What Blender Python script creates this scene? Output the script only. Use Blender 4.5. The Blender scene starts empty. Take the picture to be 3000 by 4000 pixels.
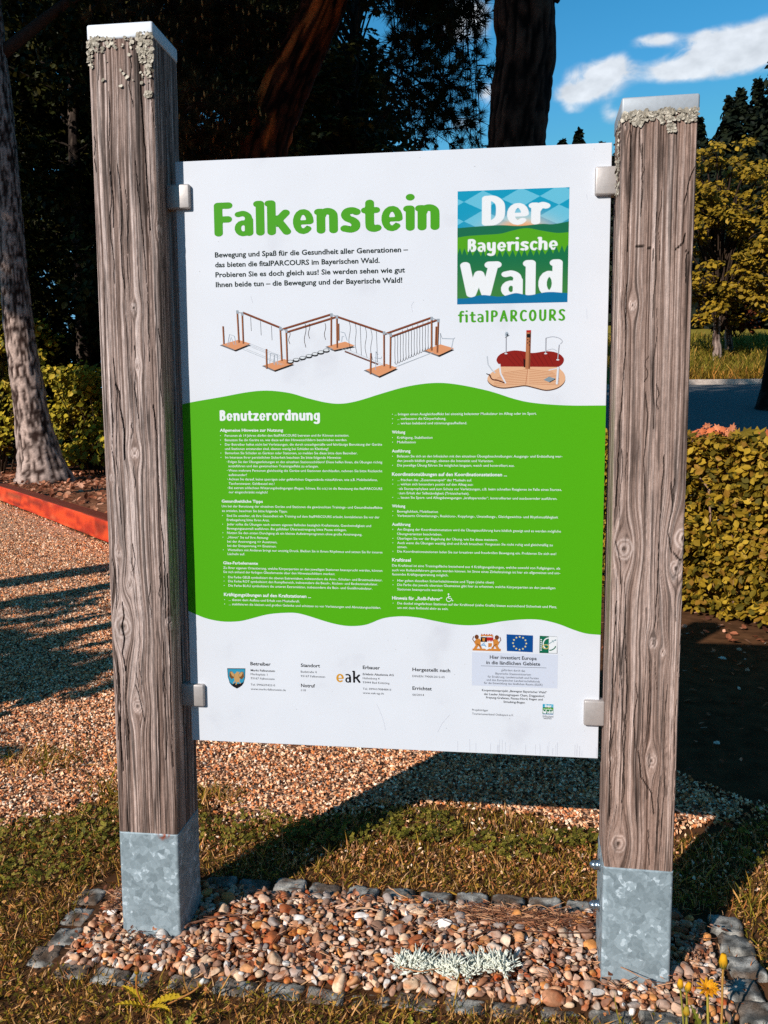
import bpy, bmesh, math, random
import numpy as np
from mathutils import Vector, Matrix
SC = bpy.context.scene
COL = SC.collection
rng = np.random.default_rng(7)
random.seed(7)
R_ = math.radians

# ------------------------------------------------------------------ camera
YAW, PITCH, ROLL, FPX = -0.1313, -0.1096, -0.0045, 1876.9
CAM = np.array([0.2179, -1.7079, 1.1016])
def cam_axes():
    cy, sy, cp, sp = math.cos(YAW), math.sin(YAW), math.cos(PITCH), math.sin(PITCH)
    f = np.array([sy*cp, cy*cp, sp]); r = np.array([cy, -sy, 0.0]); u = np.cross(r, f)
    cr, sr = math.cos(ROLL), math.sin(ROLL)
    return r*cr+u*sr, -r*sr+u*cr, f
cr_, cu_, cf_ = cam_axes()
cd = bpy.data.cameras.new('camera'); cam = bpy.data.objects.new('camera', cd); COL.objects.link(cam)
cam.matrix_world = Matrix(((cr_[0], cu_[0], -cf_[0], CAM[0]), (cr_[1], cu_[1], -cf_[1], CAM[1]),
                           (cr_[2], cu_[2], -cf_[2], CAM[2]), (0, 0, 0, 1)))
cd.sensor_fit = 'HORIZONTAL'; cd.sensor_width = 36; cd.lens = FPX/1659*36
cd.clip_start = 0.05; cd.clip_end = 3000
SC.camera = cam

# ------------------------------------------------------------------ light
SUN = np.array([-0.4622, -0.7542, 0.4663]); SUN /= np.linalg.norm(SUN)
ld = bpy.data.lights.new('sun', 'SUN'); ld.energy = 5.0; ld.angle = R_(0.5); ld.color = (1, 0.965, 0.92)
sun = bpy.data.objects.new('sun', ld); COL.objects.link(sun)
sun.rotation_euler = Vector(SUN).to_track_quat('Z', 'Y').to_euler()
W = bpy.data.worlds.new('World'); SC.world = W; W.use_nodes = True
SKY_STRENGTH, CLOUD_STRENGTH = 0.148, 0.95
CLOUDS = [(0.1141, 0.3738, 0.0368, 0.0179, 1)]
def build_world():
    nt = W.node_tree; N = nt.nodes; L = nt.links; N.clear()
    out = N.new('ShaderNodeOutputWorld')
    sky = N.new('ShaderNodeTexSky'); sky.sky_type = 'NISHITA'; sky.sun_disc = False
    sky.sun_elevation = math.asin(SUN[2]); sky.sun_rotation = math.atan2(SUN[0], SUN[1]) % (2*math.pi)
    sky.air_density = 1.0; sky.dust_density = 0.0; sky.ozone_density = 2.0; sky.altitude = 0
    b1 = N.new('ShaderNodeBackground'); b1.inputs[1].default_value = SKY_STRENGTH
    hs = N.new('ShaderNodeHueSaturation'); hs.inputs['Saturation'].default_value = 1.4; hs.inputs['Hue'].default_value = 0.487
    L.new(sky.outputs[0], hs.inputs['Color']); vm = N.new('ShaderNodeVectorMath'); vm.operation = 'MINIMUM'; vm.inputs[1].default_value = (1.2, 3.2, 5.0)   # keeps the hazy horizon from glaring
    L.new(hs.outputs[0], vm.inputs[0]); L.new(vm.outputs[0], b1.inputs[0])
    b2 = N.new('ShaderNodeBackground'); b2.inputs[0].default_value = (0.95, 0.97, 1, 1); b2.inputs[1].default_value = CLOUD_STRENGTH
    tc = N.new('ShaderNodeTexCoord'); sep = N.new('ShaderNodeSeparateXYZ'); L.new(tc.outputs['Generated'], sep.inputs[0])
    def M(op, a, b=None, c=None):
        n = N.new('ShaderNodeMath'); n.operation = op
        for i, v in enumerate((a, b, c)):
            if v is None: continue
            if isinstance(v, (int, float)): n.inputs[i].default_value = v
            else: L.new(v, n.inputs[i])
        return n.outputs[0]
    az = M('ARCTAN2', sep.outputs[0], sep.outputs[1]); el = M('ARCSINE', sep.outputs[2])
    cmb = N.new('ShaderNodeCombineXYZ'); L.new(az, cmb.inputs[0]); L.new(M('MULTIPLY', el, 1.6), cmb.inputs[1])
    nz = N.new('ShaderNodeTexNoise'); nz.inputs['Scale'].default_value = 34; nz.inputs['Detail'].default_value = 8
    nz.inputs['Roughness'].default_value = 0.58; nz.inputs['Distortion'].default_value = 0.35; L.new(cmb.outputs[0], nz.inputs['Vector'])
    tot = None
    for a, e, sa, se, w in CLOUDS:
        da = M('DIVIDE', M('SUBTRACT', az, a), sa); de = M('DIVIDE', M('SUBTRACT', el, e), se)
        q = M('ADD', M('MULTIPLY', da, da), M('MULTIPLY', de, de))
        g = M('MULTIPLY', M('EXPONENT', M('MULTIPLY', q, -0.9)), w)
        tot = g if tot is None else M('ADD', tot, g)
    # softer and brighter parts inside the clouds
    nz2 = N.new('ShaderNodeTexNoise'); nz2.inputs['Scale'].default_value = 40; nz2.inputs['Detail'].default_value = 5; L.new(cmb.outputs[0], nz2.inputs['Vector'])
    d = M('MULTIPLY', tot, M('MULTIPLY_ADD', nz.outputs[0], 2.2, -0.08))
    mr = N.new('ShaderNodeMapRange'); mr.interpolation_type = 'SMOOTHSTEP'
    L.new(d, mr.inputs[0]); mr.inputs[1].default_value = 0.22; mr.inputs[2].default_value = 0.95
    fac = M('MULTIPLY', mr.outputs[0], 0.85)
    L.new(M('MULTIPLY_ADD', nz2.outputs[0], 0.7, CLOUD_STRENGTH-0.4), b2.inputs[1])
    mx = N.new('ShaderNodeMixShader'); L.new(fac, mx.inputs[0]); L.new(b1.outputs[0], mx.inputs[1]); L.new(b2.outputs[0], mx.inputs[2])
    L.new(mx.outputs[0], out.inputs[0])
CLOUDS = [(0.0983, 0.3414, 0.030, 0.0150, 1.3), (0.1200, 0.3530, 0.016, 0.0096, 1.1), (0.0760, 0.3294, 0.0190, 0.0070, 0.9), (0.1840, 0.3454, 0.032, 0.0110, 1.2), (0.2385, 0.3584, 0.036, 0.0150, 1.3), (0.1600, 0.3723, 0.022, 0.0064, 0.9), (0.2708, 0.3561, 0.026, 0.0171, 1.2), (0.205, 0.366, 0.014, 0.008, 0.9), (-0.0149, 0.3354, 0.0116, 0.0126, 0.7), (-0.0431, 0.4052, 0.0289, 0.0221, 1), (0.077, 0.3167, 0.0116, 0.0053, 0.5), (0.1159, 0.3083, 0.0116, 0.0095, 0.6), (-0.0425, 0.3089, 0.0237, 0.0074, 0.6), (0.2257, 0.3392, 0.0316, 0.0084, 0.6), ]
build_world()
vs = SC.view_settings; vs.view_transform = 'Standard'; vs.look = 'None'; vs.gamma = 1; vs.exposure = 0.0
SC.render.engine = 'CYCLES'
SC.cycles.max_bounces = 6; SC.cycles.transparent_max_bounces = 4
SC.cycles.use_adaptive_sampling = True
SC.cycles.use_denoising = False; SC.cycles.denoiser = 'OPENIMAGEDENOISE'; SC.cycles.denoising_input_passes = 'RGB_ALBEDO_NORMAL'; SC.cycles.denoising_prefilter = 'ACCURATE'

# ------------------------------------------------------------------ helpers
def S(r, g, b):
    def f(c):
        c /= 255.0
        return c/12.92 if c <= 0.04045 else ((c+0.055)/1.055)**2.4
    return (f(r), f(g), f(b))
def sstep(a, b, x):
    t = np.clip((np.asarray(x, float)-a)/(b-a), 0, 1); return t*t*(3-2*t)
def _h(ix, iy, iz):
    n = (ix.astype(np.int64)*374761393 + iy.astype(np.int64)*668265263 + iz.astype(np.int64)*1274126177) & 0xffffffff
    n = ((n ^ (n >> 13))*1274126177) & 0xffffffff
    n = ((n ^ (n >> 16))*2246822519) & 0xffffffff
    return ((n ^ (n >> 15)) & 0xffffff)/float(0xffffff)
def noise(x, y=0.0, z=0.0):
    x, y, z = np.broadcast_arrays(np.asarray(x, float), np.asarray(y, float), np.asarray(z, float))
    fx, fy, fz = np.floor(x), np.floor(y), np.floor(z)
    tx, ty, tz = x-fx, y-fy, z-fz
    tx = tx*tx*(3-2*tx); ty = ty*ty*(3-2*ty); tz = tz*tz*(3-2*tz)
    r = 0
    for i in (0, 1):
        for j in (0, 1):
            for k in (0, 1):
                r = r + _h(fx+i, fy+j, fz+k)*(tx if i else 1-tx)*(ty if j else 1-ty)*(tz if k else 1-tz)
    return r
def fbm(x, y=0.0, z=0.0, o=4):
    r, a, t = 0, 1.0, 0.0
    for i in range(o):
        k = 2.03**i
        r = r + a*noise(np.asarray(x)*k+17.3*i, np.asarray(y)*k+5.1*i, np.asarray(z)*k+9.7*i); t += a; a *= 0.5
    return r/t
def lerp(a, b, t):
    a = np.asarray(a, float); b = np.asarray(b, float); t = np.asarray(t)[..., None]
    return a*(1-t)+b*t
def catmull(P, n=8):
    P = np.asarray(P, float); Q = np.vstack([2*P[0]-P[1], P, 2*P[-1]-P[-2]]); out = []
    for i in range(1, len(Q)-2):
        for t in np.linspace(0, 1, n, endpoint=False):
            a, b, c, d = Q[i-1], Q[i], Q[i+1], Q[i+2]
            out.append(0.5*((2*b)+(-a+c)*t+(2*a-5*b+4*c-d)*t*t+(-a+3*b-3*c+d)*t**3))
    out.append(P[-1]); return np.array(out)

def mesh_obj(name, V, F, mat, parent=None, smooth=False, col=None, colname='Col'):
    """V (n,3); F = array (m,k) or list of arrays/lists; col per vertex (n,3)"""
    V = np.asarray(V, float)
    if isinstance(F, np.ndarray): F = [F]
    groups = []
    for f in F:
        if isinstance(f, np.ndarray) and f.ndim == 2: groups.append(f)
        else: groups.append(np.asarray(f)[None, :])
    me = bpy.data.meshes.new(name)
    loops = np.concatenate([g.ravel() for g in groups]).astype(np.int32)
    cnt = np.concatenate([np.full(len(g), g.shape[1]) for g in groups]).astype(np.int32)
    st = np.concatenate([[0], np.cumsum(cnt)[:-1]]).astype(np.int32)
    me.vertices.add(len(V)); me.vertices.foreach_set('co', V.ravel().astype(np.float32))
    me.loops.add(len(loops)); me.loops.foreach_set('vertex_index', loops)
    me.polygons.add(len(cnt)); me.polygons.foreach_set('loop_start', st)
    me.update(calc_edges=True)
    me.polygons.foreach_set('use_smooth', np.full(len(cnt), bool(smooth)))
    if col is not None:
        col = np.asarray(col, float)
        if col.ndim == 1: col = np.tile(col, (len(V), 1))
        a = me.color_attributes.new(colname, 'FLOAT_COLOR', 'POINT')
        a.data.foreach_set('color', np.hstack([col[:, :3], np.ones((len(V), 1))]).ravel().astype(np.float32))
    me.validate()
    if mat is not None: me.materials.append(mat)
    o = bpy.data.objects.new(name, me); COL.objects.link(o)
    if parent is not None: o.parent = parent
    return o
def tag(o, label=None, cat=None, group=None, kind=None):
    if label: o['label'] = label
    if cat: o['category'] = cat
    if group: o['group'] = group
    if kind: o['kind'] = kind
    return o
def empty(name, label, cat, loc=(0, 0, 0), group=None):
    o = bpy.data.objects.new(name, None); COL.objects.link(o); o.location = loc; o.empty_display_size = 0.1
    return tag(o, label, cat, group)
def parent_keep(o, p):
    o.parent = p; o.matrix_parent_inverse = Matrix.Translation(p.location).inverted()
    return o

class Acc:
    """collects geometry of ONE object"""
    def __init__(s): s.V, s.F, s.C, s.n = [], [], [], 0
    def add(s, V, F, c=None):
        V = np.asarray(V, float)
        for f in (F if isinstance(F, list) else [F]):
            f = np.asarray(f); s.F.append(f+s.n if f.ndim == 2 else f[None, :]+s.n)
        s.V.append(V); s.n += len(V)
        if c is not None:
            c = np.asarray(c, float); s.C.append(np.tile(c, (len(V), 1)) if c.ndim == 1 else c)
        return s
    def build(s, name, mat, parent=None, smooth=False):
        return mesh_obj(name, np.vstack(s.V), s.F, mat, parent, smooth, np.vstack(s.C) if s.C else None)

def inst(TV, TF, pos, rot, scale):
    """instances of a template as one vertex/face array.  pos (n,3) rot (n,3,3) scale (n,) or (n,3)"""
    n, k = len(pos), len(TV)
    scale = np.asarray(scale, float)
    if scale.ndim == 1: scale = np.repeat(scale[:, None], 3, 1)
    P = TV[None]*scale[:, None, :]
    V = np.einsum('nij,nkj->nki', rot, P)+pos[:, None, :]
    off = (np.arange(n)*k)[:, None, None]
    Fs = [(f[None]+off).reshape(-1, f.shape[1]) for f in (TF if isinstance(TF, list) else [TF])]
    return V.reshape(-1, 3), Fs
def frames(Nrm, spin):
    """rotation matrices with local z along Nrm, spun about it"""
    z = Nrm/np.linalg.norm(Nrm, axis=1, keepdims=True)
    a = np.where(np.abs(z[:, 2:3]) < 0.95, [[0, 0, 1.0]], [[1.0, 0, 0]])
    x = np.cross(a, z); x /= np.linalg.norm(x, axis=1, keepdims=True); y = np.cross(z, x)
    c, s_ = np.cos(spin)[:, None], np.sin(spin)[:, None]
    X = x*c+y*s_; Y = -x*s_+y*c
    return np.stack([X, Y, z], 2)
def rand_dirs(n):
    v = rng.normal(size=(n, 3)); return v/np.linalg.norm(v, axis=1, keepdims=True)
def tube(P, rad, sides=8, cap=True):
    P = np.asarray(P, float); rad = np.broadcast_to(np.asarray(rad, float), (len(P),))
    T = np.gradient(P, axis=0); T /= np.linalg.norm(T, axis=1, keepdims=True)+1e-12
    up = np.array([0, 0, 1.0]) if abs(T[0][2]) < 0.9 else np.array([0, 1.0, 0])
    x = np.cross(up, T[0]); x /= np.linalg.norm(x); V = []
    for i in range(len(P)):
        x = x-T[i]*(x@T[i]); x /= np.linalg.norm(x); y = np.cross(T[i], x)
        a = np.linspace(0, 2*math.pi, sides, endpoint=False)
        V.append(P[i]+rad[i]*(np.cos(a)[:, None]*x+np.sin(a)[:, None]*y))
    V = np.vstack(V); i = np.arange(len(P)-1)[:, None]*sides; j = np.arange(sides)[None]; jn = (j+1) % sides
    F = np.stack([i+j, i+jn, i+sides+jn, i+sides+j], 2).reshape(-1, 4)
    Fs = [F]
    if cap: Fs += [np.arange(sides)[::-1], np.arange(sides)+(len(P)-1)*sides]
    return V, Fs
def box(x0, x1, y0, y1, z0, z1):
    V = np.array([(x, y, z) for z in (z0, z1) for y in (y0, y1) for x in (x0, x1)], float)
    F = np.array([(0, 2, 3, 1), (4, 5, 7, 6), (0, 1, 5, 4), (2, 6, 7, 3), (0, 4, 6, 2), (1, 3, 7, 5)])
    return V, F
def bevel_box(name, x0, x1, y0, y1, z0, z1, r, mat, parent=None, seg=3, smooth=True):
    bm = bmesh.new(); V, F = box(x0, x1, y0, y1, z0, z1)
    vs_ = [bm.verts.new(v) for v in V]
    for f in F: bm.faces.new([vs_[i] for i in f])
    bmesh.ops.recalc_face_normals(bm, faces=bm.faces)
    bmesh.ops.bevel(bm, geom=bm.edges[:], offset=r, segments=seg, affect='EDGES', profile=0.5)
    me = bpy.data.meshes.new(name); bm.to_mesh(me); bm.free()
    me.polygons.foreach_set('use_smooth', np.full(len(me.polygons), smooth))
    if mat: me.materials.append(mat)
    o = bpy.data.objects.new(name, me); COL.objects.link(o)
    if parent is not None: o.parent = parent
    return o
def ico(sub):
    bm = bmesh.new(); bmesh.ops.create_icosphere(bm, subdivisions=sub, radius=1)
    V = np.array([v.co[:] for v in bm.verts]); F = np.array([[v.index for v in f.verts] for f in bm.faces]); bm.free()
    return V, F

# ------------------------------------------------------------------ materials
def mat_new(name):
    m = bpy.data.materials.new(name); m.use_nodes = True; nt = m.node_tree
    b = nt.nodes['Principled BSDF']; return m, nt.nodes, nt.links, b
def mat_col(name, rough=0.8, spec=0.3, vscale=0, vamt=0.0, bump=0.0, bscale=200, metal=0.0):
    """surface coloured by the mesh attribute Col, with noise variation and bump"""
    m, N, L, b = mat_new(name)
    at = N.new('ShaderNodeAttribute'); at.attribute_name = 'Col'; src = at.outputs['Color']
    tc = N.new('ShaderNodeTexCoord')
    if vamt:
        nz = N.new('ShaderNodeTexNoise'); nz.inputs['Scale'].default_value = vscale; nz.inputs['Detail'].default_value = 4
        L.new(tc.outputs['Object'], nz.inputs['Vector'])
        mr = N.new('ShaderNodeMapRange'); mr.inputs[1].default_value = 0.3; mr.inputs[2].default_value = 0.7
        mr.inputs[3].default_value = 1-vamt; mr.inputs[4].default_value = 1+vamt; L.new(nz.outputs[0], mr.inputs[0])
        mx = N.new('ShaderNodeVectorMath'); mx.operation = 'SCALE'; L.new(src, mx.inputs[0]); L.new(mr.outputs[0], mx.inputs['Scale']); src = mx.outputs[0]
    L.new(src, b.inputs['Base Color'])
    if bump:
        nb = N.new('ShaderNodeTexNoise'); nb.inputs['Scale'].default_value = bscale; nb.inputs['Detail'].default_value = 5
        L.new(tc.outputs['Object'], nb.inputs['Vector'])
        bp = N.new('ShaderNodeBump'); bp.inputs['Strength'].default_value = bump; bp.inputs['Distance'].default_value = 0.002
        L.new(nb.outputs[0], bp.inputs['Height']); L.new(bp.outputs[0], b.inputs['Normal'])
    b.inputs['Roughness'].default_value = rough; b.inputs['Specular IOR Level'].default_value = spec; b.inputs['Metallic'].default_value = metal
    return m
def mat_leaf(name, trans=0.3, rough=0.5):
    m, N, L, b = mat_new(name)
    at = N.new('ShaderNodeAttribute'); at.attribute_name = 'Col'
    L.new(at.outputs['Color'], b.inputs['Base Color']); b.inputs['Roughness'].default_value = rough; b.inputs['Specular IOR Level'].default_value = 0.1
    tr = N.new('ShaderNodeBsdfTranslucent'); L.new(at.outputs['Color'], tr.inputs[0])
    mx = N.new('ShaderNodeMixShader'); mx.inputs[0].default_value = trans
    L.new(b.outputs[0], mx.inputs[1]); L.new(tr.outputs[0], mx.inputs[2]); L.new(mx.outputs[0], N['Material Output'].inputs[0])
    return m
def mat_ramp(name, scale, stops, rough=0.8, spec=0.2, bump=0.0, kind='noise', detail=6, bdist=0.004, stretch=None):
    m, N, L, b = mat_new(name); tc = N.new('ShaderNodeTexCoord'); vec = tc.outputs['Object']
    if stretch:
        mp = N.new('ShaderNodeMapping'); mp.inputs['Scale'].default_value = stretch; L.new(vec, mp.inputs[0]); vec = mp.outputs[0]
    if kind == 'noise':
        t = N.new('ShaderNodeTexNoise'); t.inputs['Detail'].default_value = detail; o = t.outputs[0]; hgt = o
    else:
        t = N.new('ShaderNodeTexVoronoi'); o = t.outputs['Color']; hgt = t.outputs['Distance']
    t.inputs['Scale'].default_value = scale; L.new(vec, t.inputs['Vector'])
    r = N.new('ShaderNodeValToRGB'); e = r.color_ramp.elements
    while len(e) < len(stops): e.new(0.5)
    for i, (p, c) in enumerate(stops): e[i].position = p; e[i].color = (*c, 1)
    L.new(o, r.inputs[0]); L.new(r.outputs[0], b.inputs['Base Color'])
    if bump:
        bp = N.new('ShaderNodeBump'); bp.inputs['Strength'].default_value = bump; bp.inputs['Distance'].default_value = bdist
        if kind != 'noise': bp.invert = True
        L.new(hgt, bp.inputs['Height']); L.new(bp.outputs[0], b.inputs['Normal'])
    b.inputs['Roughness'].default_value = rough; b.inputs['Specular IOR Level'].default_value = spec
    return m
M_wood = mat_col('weathered_wood', 0.85, 0.15, 420, 0.12, 0.35, 700)
M_print = mat_col('printed_ink', 0.55, 0.1)
M_leaf = mat_leaf('leaf', 0.22)
M_needle = mat_leaf('needle', 0.05, 0.6)
M_grass = mat_leaf('grass_blade', 0.25, 0.6)
M_bark = mat_col('bark', 0.95, 0.1, 30, 0.25, 0.6, 60)
M_stone = mat_col('pebble_stone', 0.62, 0.3, 160, 0.2, 0.25, 400)
M_chip = mat_col('gravel_chip', 0.8, 0.2, 300, 0.15)
M_granite = mat_col('granite', 0.85, 0.25, 330, 0.4, 0.6, 260)
M_twig = mat_col('twig_bark', 0.9, 0.1, 150, 0.3, 0.3, 300)
M_lichen = mat_col('lichen_crust', 0.95, 0.1, 200, 0.2)
# ================================================================== THE SIGN
SIGN = empty('information_sign', 'tall information board between two weathered square timber posts on galvanised feet', 'sign', (0, 0, .011))
ZB, BH, BW = 0.4109, 1.180, 0.840            # bottom edge, height and width of the board

def seg_dist(px, pz, line):
    d = np.full(px.shape, 1e9)
    for (a, b), (c, e) in zip(line[:-1], line[1:]):
        vx, vz = c-a, e-b; t = np.clip(((px-a)*vx+(pz-b)*vz)/(vx*vx+vz*vz+1e-12), 0, 1)
        d = np.minimum(d, np.hypot(px-a-t*vx, pz-b-t*vz))
    return d
def square_ring(w, r, nf, ns, nb, nl):
    """outline of a rounded square, s = running length, s=0 in the middle of the front"""
    h = w/2; P = []
    def side(a, b, n):
        for t in np.linspace(0, 1, n): P.append((a[0]+(b[0]-a[0])*t, a[1]+(b[1]-a[1])*t))
    def corner(cx, cy, a0):
        for a in np.linspace(a0, a0+math.pi/2, 6)[1:-1]: P.append((cx+r*math.cos(a), cy+r*math.sin(a)))
    side((-h+r, -h), (h-r, -h), nf); corner(h-r, -h+r, -math.pi/2)
    side((h, -h+r), (h, h-r), ns); corner(h-r, h-r, 0)
    side((h-r, h), (-h+r, h), nb); corner(-h+r, h-r, math.pi/2)
    side((-h, h-r), (-h, -h+r), nl); corner(-h+r, -h+r, math.pi)
    P = np.array(P); L = np.concatenate([[0], np.cumsum(np.linalg.norm(np.diff(P, axis=0), axis=1))])-(w/2-r)
    N = np.roll(P, -1, 0)-np.roll(P, 1, 0); N = np.stack([N[:, 1], -N[:, 0]], 1); N /= np.linalg.norm(N, axis=1, keepdims=True)
    return P, L, N
def ring_faces(n, m):
    i = np.arange(m-1)[:, None]*n; j = np.arange(n)[None]; jn = (j+1) % n
    return np.stack([i+j, i+jn, i+n+jn, i+n+j], 2).reshape(-1, 4)

def wood_post(cx, cy, yaw, w, z0, z1, knots, cracks, seed, tone):
    P, L, N = square_ring(w, 0.004, 128, 70, 14, 40)
    zs = np.linspace(z0, z1, int((z1-z0)/0.0035)); n, m = len(P), len(zs)
    s, z = np.meshgrid(L, zs); o = seed*31.7
    fx = s+cx                                              # front-face x in the world
    front = np.abs(s) < w*0.5
    g0 = s+0.010*(fbm(z*1.1, s*5, o+60)-.5)+.002*(noise(z*6, s*40, o+66)-.5)
    g = s+0.012*(fbm(z*1.3, s*6, o)-.5)+0.003*(noise(z*7, s*40, o+5)-.5)
    ringk = np.zeros_like(g); ringw = np.zeros_like(g)
    for kx, kz, kr in knots:
        dx, dz = fx-kx, z-kz; e = np.exp(-(dx/(2.2*kr))**2-(dz/(3.2*kr))**2)
        g = g-kr*1.0*np.tanh(dx/(.6*kr))*e
        rr = np.hypot(dx, dz*.8)*(1+.25*(noise(dx*90, dz*90, o)-.5)); k = sstep(1.15*kr, .75*kr, rr)
        ringk = np.where(k > ringw, .62+.26*np.sin(rr/kr*15+3*noise(dx*150, dz*150, o)), ringk); ringw = np.maximum(ringw, k)
    a = noise(g*430, z*2.2, o); b = noise(g*900, z*7, o+9); c = noise(g*150, z*1.4, o+3); fl = noise(g*420, z*55, o+2)
    h = .44*a+.38*b+.18*c
    h = h*(1-ringw)+(.35+.4*ringk)*ringw
    # dark checks that follow the grain
    ck = np.abs(noise(g0*85, z*1.1, o+20)-.5); ok = noise(g0*14, z*2.2, o+31)
    chk = .55*sstep(.016, .004, ck)*sstep(.36, .52, ok)*(1-ringw*.8); kz_ = np.zeros_like(g)
    for kx, kz, kr in knots: kz_ = np.maximum(kz_, np.exp(-((fx-kx)/(2.2*kr))**2-((z-kz)/(3.5*kr))**2))
    chk = chk*(1-kz_)
    light, mid, dark = tone
    col = lerp(dark, mid, sstep(.26, .50, h)); col = lerp(col, light, sstep(.46, .72, h))
    fl2 = noise(s*900, z*150, o+12); ln = np.abs(noise(g*240, z*2.3, o+40)-.5)
    col = col*(1+.55*(fl-.5)+.45*(fl2-.5))[..., None]*((1-.62*sstep(.085, .015, ln)*sstep(.28, .52, noise(g*40, z*7, o+44)))*(1-.5*sstep(.06, .015, np.abs(noise(g*150, z*1.6, o+47)-.5))))[..., None]*(1+.34*(fbm(s*14, z*2.2, o+50, 3)-.5))[..., None]
    # browner towards the foot and just under the cap (less bleached wood)
    brown = np.clip(sstep(z0+.55, z0, z)*.55+sstep(z1-.16, z1, z)*.75*noise(s*30, z*6, o), 0, 1)
    col = col*lerp((1, 1, 1), (.80, .68, .60), brown)
    depth = .0024*(h-.5)-.0030*chk
    rc = random.Random(seed*13); extra = []
    for _ in range(46):
        s0 = rc.uniform(-.5, 1.45)*w; za = rc.uniform(z0, z1-.05); ln_ = rc.uniform(.05, .42)**1.2; ph = rc.random()*9
        extra.append(([(s0+cx+.004*math.sin(ph+q*1.7)*rc.uniform(.3, 1), za+ln_*q/5) for q in range(6)], rc.uniform(.0006, .0012), .002))
    for line, wd, dp in extra:
        d = seg_dist(fx+.0016*(noise(z*60, 0, o)-.5), z, line); wv = wd*(.3+1.2*noise(z*30, fx*9, o+8)); k = sstep(wv, wv*.3, d)*(1-kz_); chk = np.maximum(chk, .9*k); depth = depth-dp*k
    for line, wd, dp in cracks:
        d = seg_dist(fx+.0020*(noise(z*70, 0, o)-.5)+.001*(noise(z*260, 0, o)-.5), z, line); wv = wd*(.35+1.1*noise(z*34, fx*9, o+8)); k = sstep(wv, wv*.35, d)*front
        chk = np.maximum(chk, k); depth = depth-dp*k
    for kx, kz, kr in knots:                               # dark heart of each knot
        dx, dz = fx-kx, z-kz; k = sstep(kr*.26, kr*.10, np.hypot(dx, dz)*(1+.5*(noise(dx*300, dz*300, o)-.5)))*front
        chk = np.maximum(chk, k*.8); depth = depth-.002*k
    st = sstep(.38, .62, noise(s*130+3, z*1.8, o+71))*sstep(z1-.62, z1-.02, z)*tone_streak(s/w, seed)*1.3
    col = lerp(col, col*.22, np.clip(st, 0, 1)); col = lerp(col, np.array([.012, .008, .006]), chk)
    V = np.zeros((m, n, 3)); V[..., 0] = P[None, :, 0]+N[None, :, 0]*depth; V[..., 1] = P[None, :, 1]+N[None, :, 1]*depth; V[..., 2] = z
    V = V.reshape(-1, 3); V = rotz(V, yaw)+[cx, cy, 0]
    return V, [ring_faces(n, m), np.arange(n)[::-1], np.arange(n)+(m-1)*n], col.reshape(-1, 3)
def tone_streak(f, seed):
    return (np.exp(-((f-.22)/.13)**2)+.5*np.exp(-((f+.32)/.1)**2)) if seed == 1 else .25*np.exp(-((f+.2)/.2)**2)
def rotz(V, a):
    c, s = math.cos(a), math.sin(a); V = np.asarray(V, float).copy()
    x, y = V[:, 0].copy(), V[:, 1].copy(); V[:, 0] = x*c-y*s; V[:, 1] = x*s+y*c; return V

POST_W = 0.1284
POSTS = [dict(c=(-.5, .0071), yaw=.0036, zt=1.8309, zs=.2275, seed=1), dict(c=(.4916, -.0224), yaw=-.0297, zt=1.6405, zs=.2301, seed=2)]
KN1 = [(-.55, .971, .005), (-.541, .817, .006), (-.538, .667, .021), (-.437, .677, .012), (-.55, .495, .005), (-.513, .50, .012), (-.52, .753, .008),
       (-.491, 1.303, .008), (-.434, 1.452, .006), (-.488, 1.192, .006), (-.50, 1.02, .009)]
KN2 = [(.45, .846, .018), (.543, .812, .014), (.554, .867, .018), (.506, .671, .009), (.524, .655, .006), (.434, 1.594, .006), (.454, 1.286, .008),
       (.454, .278, .016), (.436, .442, .006), (.51, .446, .011)]
CR1 = [([(-.535, 1.157), (-.527, 1.14), (-.526, 1.106), (-.52, 1.068), (-.521, 1.009)], .0016, .004),
       ([(-.538, .717), (-.535, .689), (-.54, .667), (-.536, .642), (-.542, .609), (-.536, .576)], .0016, .004), ([(-.556, .81), (-.548, .756), (-.551, .703)], .0009, .002),
       ([(-.554, .594), (-.549, .521), (-.552, .447), (-.55, .36)], .0011, .003), ([(-.458, 1.115), (-.453, 1.054), (-.453, .986), (-.45, .882), (-.445, .812), (-.447, .687)], .0010, .003),
       ([(-.515, .544), (-.508, .523), (-.499, .468)], .001, .002), ([(-.44, .777), (-.441, .562), (-.442, .374)], .0012, .003), ([(-.465, 1.80), (-.462, 1.70), (-.458, 1.60), (-.452, 1.45)], .0014, .003),
       ([(-.478, 1.58), (-.468, 1.45), (-.462, 1.33), (-.463, 1.20)], .0009, .002)]
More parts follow.
